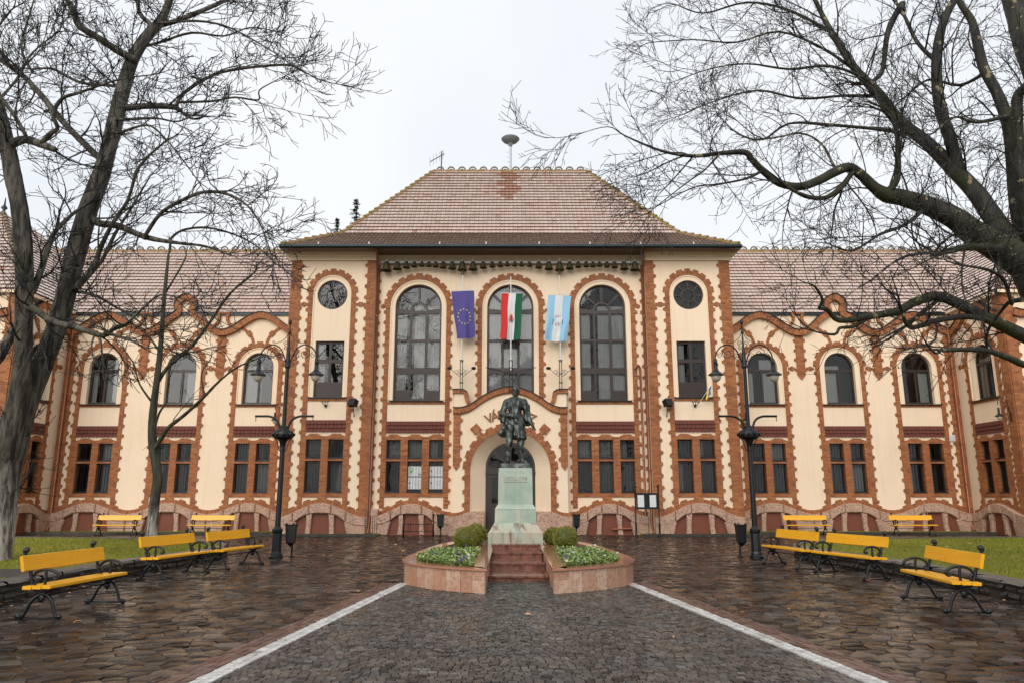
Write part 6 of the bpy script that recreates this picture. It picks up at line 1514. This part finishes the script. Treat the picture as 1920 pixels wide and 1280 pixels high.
# --- old double-stemmed tree on the left
YL = 22.0
b = on_z(-25, 1050, .27)
T = Tree('bare_tree', (b.x, b.y, .25), 'big bare old tree with two mossy stems at the left edge', M['bark_old'], 3,
    dict(dens=2.7, len=((.8, 2.2), (.4, 1.1), (.15, .5)), n=(10, 4), up=(.03, .02, .02), rmin=.0078, r1=.035))
YL = b.y
def to_px(q):
    z = q.z - CAMH; f = q.y*_cp + z*_sp; return CX + FPX*q.x/f, CY - FPX*(-q.y*_sp + z*_cp)/f
def L(pts, dY=0, dens=1.0, Y=None):
    """add a limb; it springs from the nearest stem or limb already there, at that one's distance"""
    x0, y0, w0 = pts[0]; best = None
    for P, rad, _ in T.limbs:
        for k, q in enumerate(P):
            u, v = to_px(q + T.b); d = math.hypot(u - x0, v - y0)
            if best is None or d < best[0]: best = (d, u, v, (q + T.b).y)
    Y0 = YL
    if best and best[0] < 60:
        Y0 = best[3]
        if best[0] > 3: pts = [(best[1], best[2], w0)] + list(pts)
    T.limb(px_limb(pts, Y0, dY), dens)
L([(-34, 1075, 112), (-27, 1045, 90), (-8, 946, 78), (4, 877, 72), (30, 790, 60), (55, 735, 46), (76, 690, 40), (111, 600, 39), (136, 500, 38), (163, 400, 36), (192, 320, 33), (213, 240, 30), (230, 170, 29), (247, 115, 26), (270, 75, 22), (300, 40, 18), (318, 0, 14), (335, -70, 9)], 1.8, .35)
L([(14, 850, 50), (34, 750, 42), (42, 690, 36), (45, 600, 33), (45, 500, 34), (37, 400, 32), (24, 330, 31), (10, 260, 29), (-8, 190, 26), (-25, 120, 22), (-30, 40, 16)], -1.4, .35)
L([(250, 112, 18), (222, 96, 16), (185, 72, 15), (147, 46, 14), (138, 18, 12), (120, -10, 9), (100, -60, 6)], -1); L([(283, 52, 12), (330, 40, 11), (380, 20, 10), (440, -6, 7), (500, -30, 4)], .8); L([(285, 48, 10), (262, 25, 9), (255, -20, 6)], 0)
L([(232, 203, 14), (280, 199, 13), (325, 201, 12), (338, 209, 9)], .2, .4); L([(330, 200, 8), (345, 175, 7), (400, 141, 6.5), (460, 128, 6), (535, 122, 5), (562, 131, 3.5), (600, 150, 2.5), (642, 160, 1.6)], .6, 1.1); L([(336, 192, 6), (400, 190, 5), (440, 183, 4.5), (484, 188, 4), (486, 170, 3), (512, 154, 2.4), (545, 138, 1.6)], -.3, .9)
L([(190, 300, 15), (150, 262, 14), (115, 225, 13), (70, 170, 12), (40, 140, 11), (-5, 108, 10)], 1.2); L([(183, 418, 15), (222, 424, 14), (260, 440, 12), (290, 449, 10), (335, 456, 7), (385, 462, 5), (422, 476, 3)], -.8, .8)
L([(272, 443, 9), (300, 402, 8), (335, 379, 7.5), (380, 361, 7), (425, 364, 6), (465, 387, 4.5), (492, 430, 3), (512, 488, 2)], -1.0, 1.2); L([(318, 450, 6), (342, 432, 5.5), (388, 427, 5), (440, 440, 4), (482, 462, 3), (512, 490, 2)], .6, 1)
L([(62, 545, 14), (85, 482, 12), (100, 440, 10), (130, 407, 8), (160, 385, 6)], .8, .4); L([(142, 540, 14), (175, 500, 12), (190, 462, 10), (215, 412, 8), (240, 375, 7), (262, 312, 5.5), (312, 264, 4)], -.6); L([(150, 535, 9), (190, 490, 8), (215, 440, 7), (240, 400, 5), (282, 330, 3)], .7)
L([(62, 578, 16), (100, 603, 14), (150, 616, 12), (195, 629, 10), (215, 614, 8), (240, 605, 6), (266, 580, 5), (300, 553, 4), (340, 560, 2.5)], -1.5, .8); L([(198, 624, 6), (240, 636, 4.5), (272, 652, 3.5), (292, 650, 2)], -.5, .8); L([(140, 546, 8), (180, 555, 6.5), (215, 575, 5), (246, 592, 4), (272, 612, 2.5)], .4, .9)
L([(14, 275, 20), (45, 262, 18), (75, 270, 17), (103, 281, 12)], -.6, .4); L([(78, 268, 11), (96, 250, 10), (108, 240, 9), (100, 216, 8.5), (116, 186, 7.5), (152, 173, 6), (222, 150, 4), (290, 140, 2.5)], -.8); L([(50, 258, 8), (30, 222, 8), (0, 182, 9), (-40, 140, 8)], -.5)
L([(-30, 700, 22), (0, 668, 20), (30, 612, 18), (62, 585, 15)], 1.0, .3); L([(232, 165, 8), (200, 160, 7), (150, 155, 6), (100, 130, 5), (60, 130, 4)], 1.5); L([(225, 225, 7), (290, 222, 5), (335, 228, 3.5), (380, 205, 2.5)], -1.4); L([(262, 90, 7), (300, 80, 6), (360, 62, 5), (420, 68, 4), (470, 52, 3), (520, 60, 2)], 2, 1.2); L([(300, 44, 6), (370, 40, 5), (430, 52, 4), (500, 90, 3), (530, 110, 2)], -1.6, 1.2)
L([(220, 250, 7), (275, 235, 5), (310, 260, 4), (350, 310, 3), (375, 345, 2)], -2, 1.0); L([(60, 135, 6), (40, 90, 5), (55, 30, 4), (70, -20, 3)], .6, 1.6); L([(20, 125, 6), (-10, 70, 5), (20, 20, 4)], -1, 1.6); L([(0, 185, 7), (30, 150, 5), (60, 100, 4), (110, 60, 3)], 1.8, 1.6)
T.grow(); LEFT_TREE = T.finish()
# --- slender tree before the left wing
b = on_z(283, 1012, .27); b.y = min(b.y, 26.0); b = on_y(283, 1012, 26.0)
T = Tree('slender_tree', (b.x, b.y, .25), 'slender bare tree with mossy stem before the left wing', M['bark_small'], 8,
    dict(dens=1.0, len=((.7, 1.9), (.3, .9), (.15, .4)), n=(6, 3), up=(.04, .03, .02), rmin=.008, r1=.022)); YL = 26.0
L([(281, 1020, 30), (284, 1000, 23), (290, 940, 20), (296, 890, 19), (287, 835, 18), (286, 780, 15), (296, 700, 12.5), (303, 630, 10), (308, 560, 8), (316, 478, 5)], .3, .3)
L([(292, 838, 10), (315, 802, 9), (345, 778, 8), (382, 744, 6.5), (410, 715, 5), (445, 688, 4), (492, 668, 2.5)], -.6, .8); L([(298, 712, 9), (318, 684, 8), (360, 648, 7), (395, 602, 6), (430, 552, 5), (474, 514, 4)], .5, .7); L([(288, 810, 6), (298, 775, 5), (312, 750, 4), (316, 700, 2.5)], -.3); L([(304, 560, 5), (322, 530, 4.5), (345, 490, 3.5), (350, 470, 2)], .3); L([(384, 742, 4), (378, 700, 3), (395, 672, 2)], .2); L([(300, 660, 5), (270, 620, 4), (240, 600, 3), (215, 560, 2)], .4); L([(290, 760, 5), (262, 720, 4), (250, 680, 3), (228, 650, 2)], -.6)
T.grow(); T.finish()
# --- plane tree reaching in from the right
b = Vector((11.0, 14.6, .25))
T = Tree('plane_tree', (b.x, b.y, .25), 'wide plane tree with patchy bark reaching in from the right', M['bark_plane'], 12,
    dict(dens=3.4, len=((.8, 2.3), (.3, 1.0), (.12, .45)), n=(12, 5), up=(.02, .015, .01), rmin=.0050, r1=.024, furrow=.02)); YL = 14.6
sx = 2010
t0 = on_y(1952, 520, 14.6)
T.limb(curve_pts([(11.05, 14.6, .2, .52), (11.0, 14.6, .6, .44), (10.95, 14.6, 2.0, .40), (10.75, 14.6, 4.0, .38), (t0.x + .05, 14.6, t0.z - .5, .38), (t0.x - .1, 14.6, t0.z + .1, .34)], 4), .0)
L([(1950, 540, 78), (1925, 500, 68), (1880, 470, 60), (1830, 440, 52), (1790, 410, 45), (1740, 387, 39), (1690, 371, 34), (1662, 366, 32), (1640, 352, 24), (1612, 326, 21), (1590, 314, 20), (1562, 325, 19), (1535, 339, 18), (1500, 350, 17), (1462, 344, 16), (1430, 320, 15), (1410, 300, 13), (1396, 286, 12), (1350, 288, 9), (1300, 293, 7.5), (1250, 286, 6), (1210, 272, 4.5), (1170, 254, 3), (1140, 238, 2), (1090, 250, 1.2)], -1.8, .55)
L([(1602, 318, 12), (1578, 350, 11), (1548, 371, 10), (1510, 368, 9), (1476, 350, 7)], -.5, .5); L([(1665, 360, 16), (1682, 335, 13), (1684, 290, 11), (1680, 240, 9), (1660, 212, 7), (1645, 205, 5)], -.5, .8)
L([(1935, 505, 60), (1900, 462, 46), (1870, 420, 40), (1830, 362, 35), (1790, 320, 31), (1740, 270, 27), (1690, 230, 24), (1640, 170, 20), (1600, 125, 16), (1560, 62, 12), (1530, 5, 9), (1505, -50, 6)], 1.6, .8)
L([(1945, 480, 44), (1912, 400, 34), (1900, 300, 29), (1890, 232, 25), (1868, 172, 22), (1845, 130, 20), (1832, 80, 18), (1822, 40, 15), (1798, 2, 12), (1780, -50, 9)], .5, .7)
L([(1800, 330, 26), (1780, 255, 24), (1762, 200, 22), (1756, 120, 20), (1766, 50, 17), (1792, -5, 14)], -.6, .7); L([(1950, 500, 40), (1915, 330, 27), (1906, 200, 22), (1918, 168, 18), (1945, 150, 16)], -1, .5); L([(1985, 460, 60), (1978, 300, 54), (1955, 170, 50), (1928, 90, 46), (1905, 20, 42), (1890, -60, 36)], 1.6, .4)
L([(1990, 660, 34), (1920, 630, 28), (1872, 606, 25), (1830, 586, 23), (1762, 556, 21), (1717, 566, 19), (1684, 583, 17), (1633, 593, 14), (1574, 601, 11), (1550, 580, 9), (1536, 578, 7), (1542, 562, 6), (1530, 540, 5), (1520, 533, 3)], -2.2, .35)
L([(1762, 560, 9), (1700, 610, 9)], 0, .2); L([(1920, 632, 16), (1860, 603, 14), (1815, 594, 13), (1760, 600, 12), (1708, 614, 10), (1692, 588, 7)], -1.2, .3); L([(1633, 594, 9), (1600, 612, 8), (1575, 615, 7), (1565, 627, 6), (1530, 622, 4)], -.3, .4); L([(1990, 702, 18), (1920, 683, 15), (1895, 672, 14), (1850, 657, 12), (1800, 655, 10), (1766, 656, 9)], -2, .2); L([(1850, 655, 5), (1852, 620, 6), (1880, 580, 7), (1898, 565, 9), (1950, 560, 14)], -1.5, .3)
L([(1896, 568, 8), (1882, 525, 8), (1855, 507, 7), (1808, 498, 5)], -1.0, .4); L([(1870, 465, 20), (1820, 463, 16), (1782, 470, 13), (1752, 478, 10), (1745, 470, 7)], -1.5, .6); L([(1560, 305, 6), (1540, 270, 5), (1500, 250, 4), (1430, 260, 3), (1380, 225, 2)], 1, 1.2); L([(1700, 250, 10), (1650, 243, 8), (1560, 235, 7), (1480, 232, 5), (1430, 262, 4), (1385, 252, 3), (1350, 220, 2)], 1.2, 1)
L([(1690, 228, 10), (1640, 160, 8), (1560, 125, 6), (1480, 130, 5), (1400, 120, 3.5), (1330, 130, 2.5), (1260, 155, 1.6)], -1, 1.1); L([(1600, 130, 8), (1540, 90, 6), (1460, 60, 5), (1380, 80, 4), (1300, 75, 3), (1220, 80, 2)], .8, 1.1); L([(1560, 62, 7), (1480, 20, 6), (1400, 5, 5), (1320, 25, 3.5), (1270, 10, 2.5)], 1.5, 1.2); L([(1640, 180, 9), (1580, 180, 6), (1500, 185, 5), (1420, 170, 4), (1340, 190, 3), (1280, 215, 2)], 1.8, 1.2)
L([(1430, 320, 7), (1400, 335, 5), (1350, 345, 4), (1300, 352, 3), (1245, 380, 2)], -.4, 1.0); L([(1350, 288, 5), (1320, 320, 4), (1285, 345, 3), (1215, 400, 1.8)], -.5, .8); L([(1300, 293, 4), (1268, 330, 3), (1235, 365, 2)], .4, .7); L([(1760, 120, 10), (1720, 80, 8), (1690, 20, 6), (1650, -30, 4)], .7, 1.2); L([(1690, 10, 14), (1665, 60, 12), (1655, 130, 10), (1640, 150, 9)], .4, .5); L([(1850, 135, 9), (1800, 160, 7), (1740, 150, 5), (1700, 180, 4)], 1.3, 1.2); L([(1880, 220, 9), (1830, 230, 7), (1790, 220, 5), (1750, 250, 4)], -1.4, 1.0)
L([(1740, 385, 10), (1700, 420, 8), (1650, 440, 6), (1600, 470, 5), (1560, 460, 3)], -1.2, 1.0); L([(1830, 440, 10), (1790, 470, 8), (1700, 480, 6), (1640, 520, 4)], -.8, 1.0)
T.grow(); PLANE = T.finish()
r = random.Random(77); m = MB()
for p in r.sample(T.tips, min(420, len(T.tips))):
    q = p + Vector((r.uniform(-.02, .02), r.uniform(-.02, .02), -r.uniform(.03, .09))); s_ = r.uniform(.010, .017); m.tube([p, q], .0012, 3, False)
    m.add([q + Vector(v)*s_ for v in ((1,0,0), (-1,0,0), (0,1,0), (0,-1,0), (0,0,1), (0,0,-1))], [(0,2,4), (2,1,4), (1,3,4), (3,0,4), (2,0,5), (1,2,5), (3,1,5), (0,3,5)])
setp(m.build('seed_balls', M['twig'], PLANE), kind='stuff')
# --- conifer tip behind the main roof
def conifer(px, py, Y, rad, seed, label):
    top = on_y(px, py, Y); t = thing('cedar_tree', (top.x, Y, 0), 0, label, 'tree', 'cedars behind the roof'); H = top.z; m = MB(); m.tube([(0, 0, 0), (0, 0, H*.6), (.1, 0, H - .2)], [.4, .2, .02], 8); m.build('trunk', M['twig'], t); r = random.Random(seed); m = MB()
    z = H; 
    while z > 3:
        d = H - z; 
        for k in range(3):
            a = r.uniform(0, 6.28); Lb = min(rad, .10 + d*.33)*r.uniform(.5, 1.2); q = 12
            for i in range(q):
                f = (i+.5)/q; p = Vector((math.cos(a)*Lb*f, math.sin(a)*Lb*f, z + .15*Lb*f - .35*Lb*f*f))
                for _ in range(4):
                    v = Vector((r.gauss(0, 1), r.gauss(0, 1), r.gauss(-.4, .5))).normalized()*r.uniform(.12, .28); w = v.cross(Vector((0, 0, 1)))*.16; m.add([p, p + v*.5 + w, p + v, p + v*.5 - w], [(0, 1, 2, 3)])
        z -= .28 + d*.012
    m.build('crown', M['needle'], t)
conifer(668, 376, 58, 3.2, 1, 'dark cedar showing its tip over the left slope of the main roof'); conifer(632, 412, 60, 3.0, 2, 'lower cedar tip just above the left eaves of the main roof')
# trees of the park behind the viewer, mirrored in the window panes
for k, (x, y, rz, sc) in enumerate(((-3.0, -14, 1.0, 1.05), (6.5, -17, 2.6, 1.1), (-13, -10, 4.0, 1.0), (15, -9, 5.2, 1.0))):
    c = copy_tree(LEFT_TREE); c.location = (x, y, 0); c.rotation_euler = (0, 0, rz); c.scale = (sc,)*3; c['label'] = ['bare old tree of the park behind the viewer, left of the path', 'bare old tree of the park behind the viewer, right of the path', 'bare old tree of the park behind the viewer, far to the left', 'bare old tree of the park behind the viewer, far to the right'][k]; c['group'] = 'bare trees behind the viewer'
# ================================================================== FALLEN LEAVES
r = random.Random(99); m = MB()
def leaf(x, y, z, s_):
    a = r.uniform(0, 6.28); n = 7; m.ct = r.random(); pts = []
    for k in range(n):
        w = a + 2*PI*k/n; q = s_*(1 if k % 2 == 0 else .55)*r.uniform(.8, 1.15); pts.append((x + q*math.cos(w), y + q*math.sin(w), z + r.uniform(.002, .03)*s_/.06))
    m.add([(x, y, z + .006)] + pts, [(0, 1 + k, 1 + (k+1) % n) for k in range(n)])
for _ in range(300): leaf(r.uniform(-9, 9), r.uniform(20, 32.0), .02, r.uniform(.04, .085))
for _ in range(40): leaf(r.uniform(-7.5, 7.5), r.uniform(8, 20), .022, r.uniform(.03, .06))
for _ in range(60):
    s = r.choice((-1, 1)); leaf(s*r.uniform(7.0, 7.9), r.uniform(10.5, 20.5), .022, r.uniform(.03, .06))
for _ in range(150): leaf(r.uniform(9.5, 22), r.uniform(11, 24), LZ + .04, r.uniform(.04, .075))
for _ in range(40): leaf(-r.uniform(9.5, 22), r.uniform(11, 24), LZ + .04, r.uniform(.04, .07))
for _ in range(50): s = r.choice((-1, 1)); leaf(s*r.uniform(9, 21), r.uniform(27.5, 33), .02, r.uniform(.05, .08))
for x, y, z in ((axis(10.5) - .65, 10.6, .02), (1.9, 9.3, .02), (-.1, 12.6, .02), (.6, 15.35, .03), (.68, 15.3, .05), (.55, 15.25, .03), (.35, 15.9, .13), (.66, 16.0, .13), (.55, 18.6, .38), (4.4, 10.9, .02)): leaf(x, y, z, r.uniform(.045, .07))
setp(m.build('fallen_leaves', M['dead_leaf'], None, tone=True), 'scattered brown fallen leaves on the wet paving and lawns', 'leaves', kind='stuff')
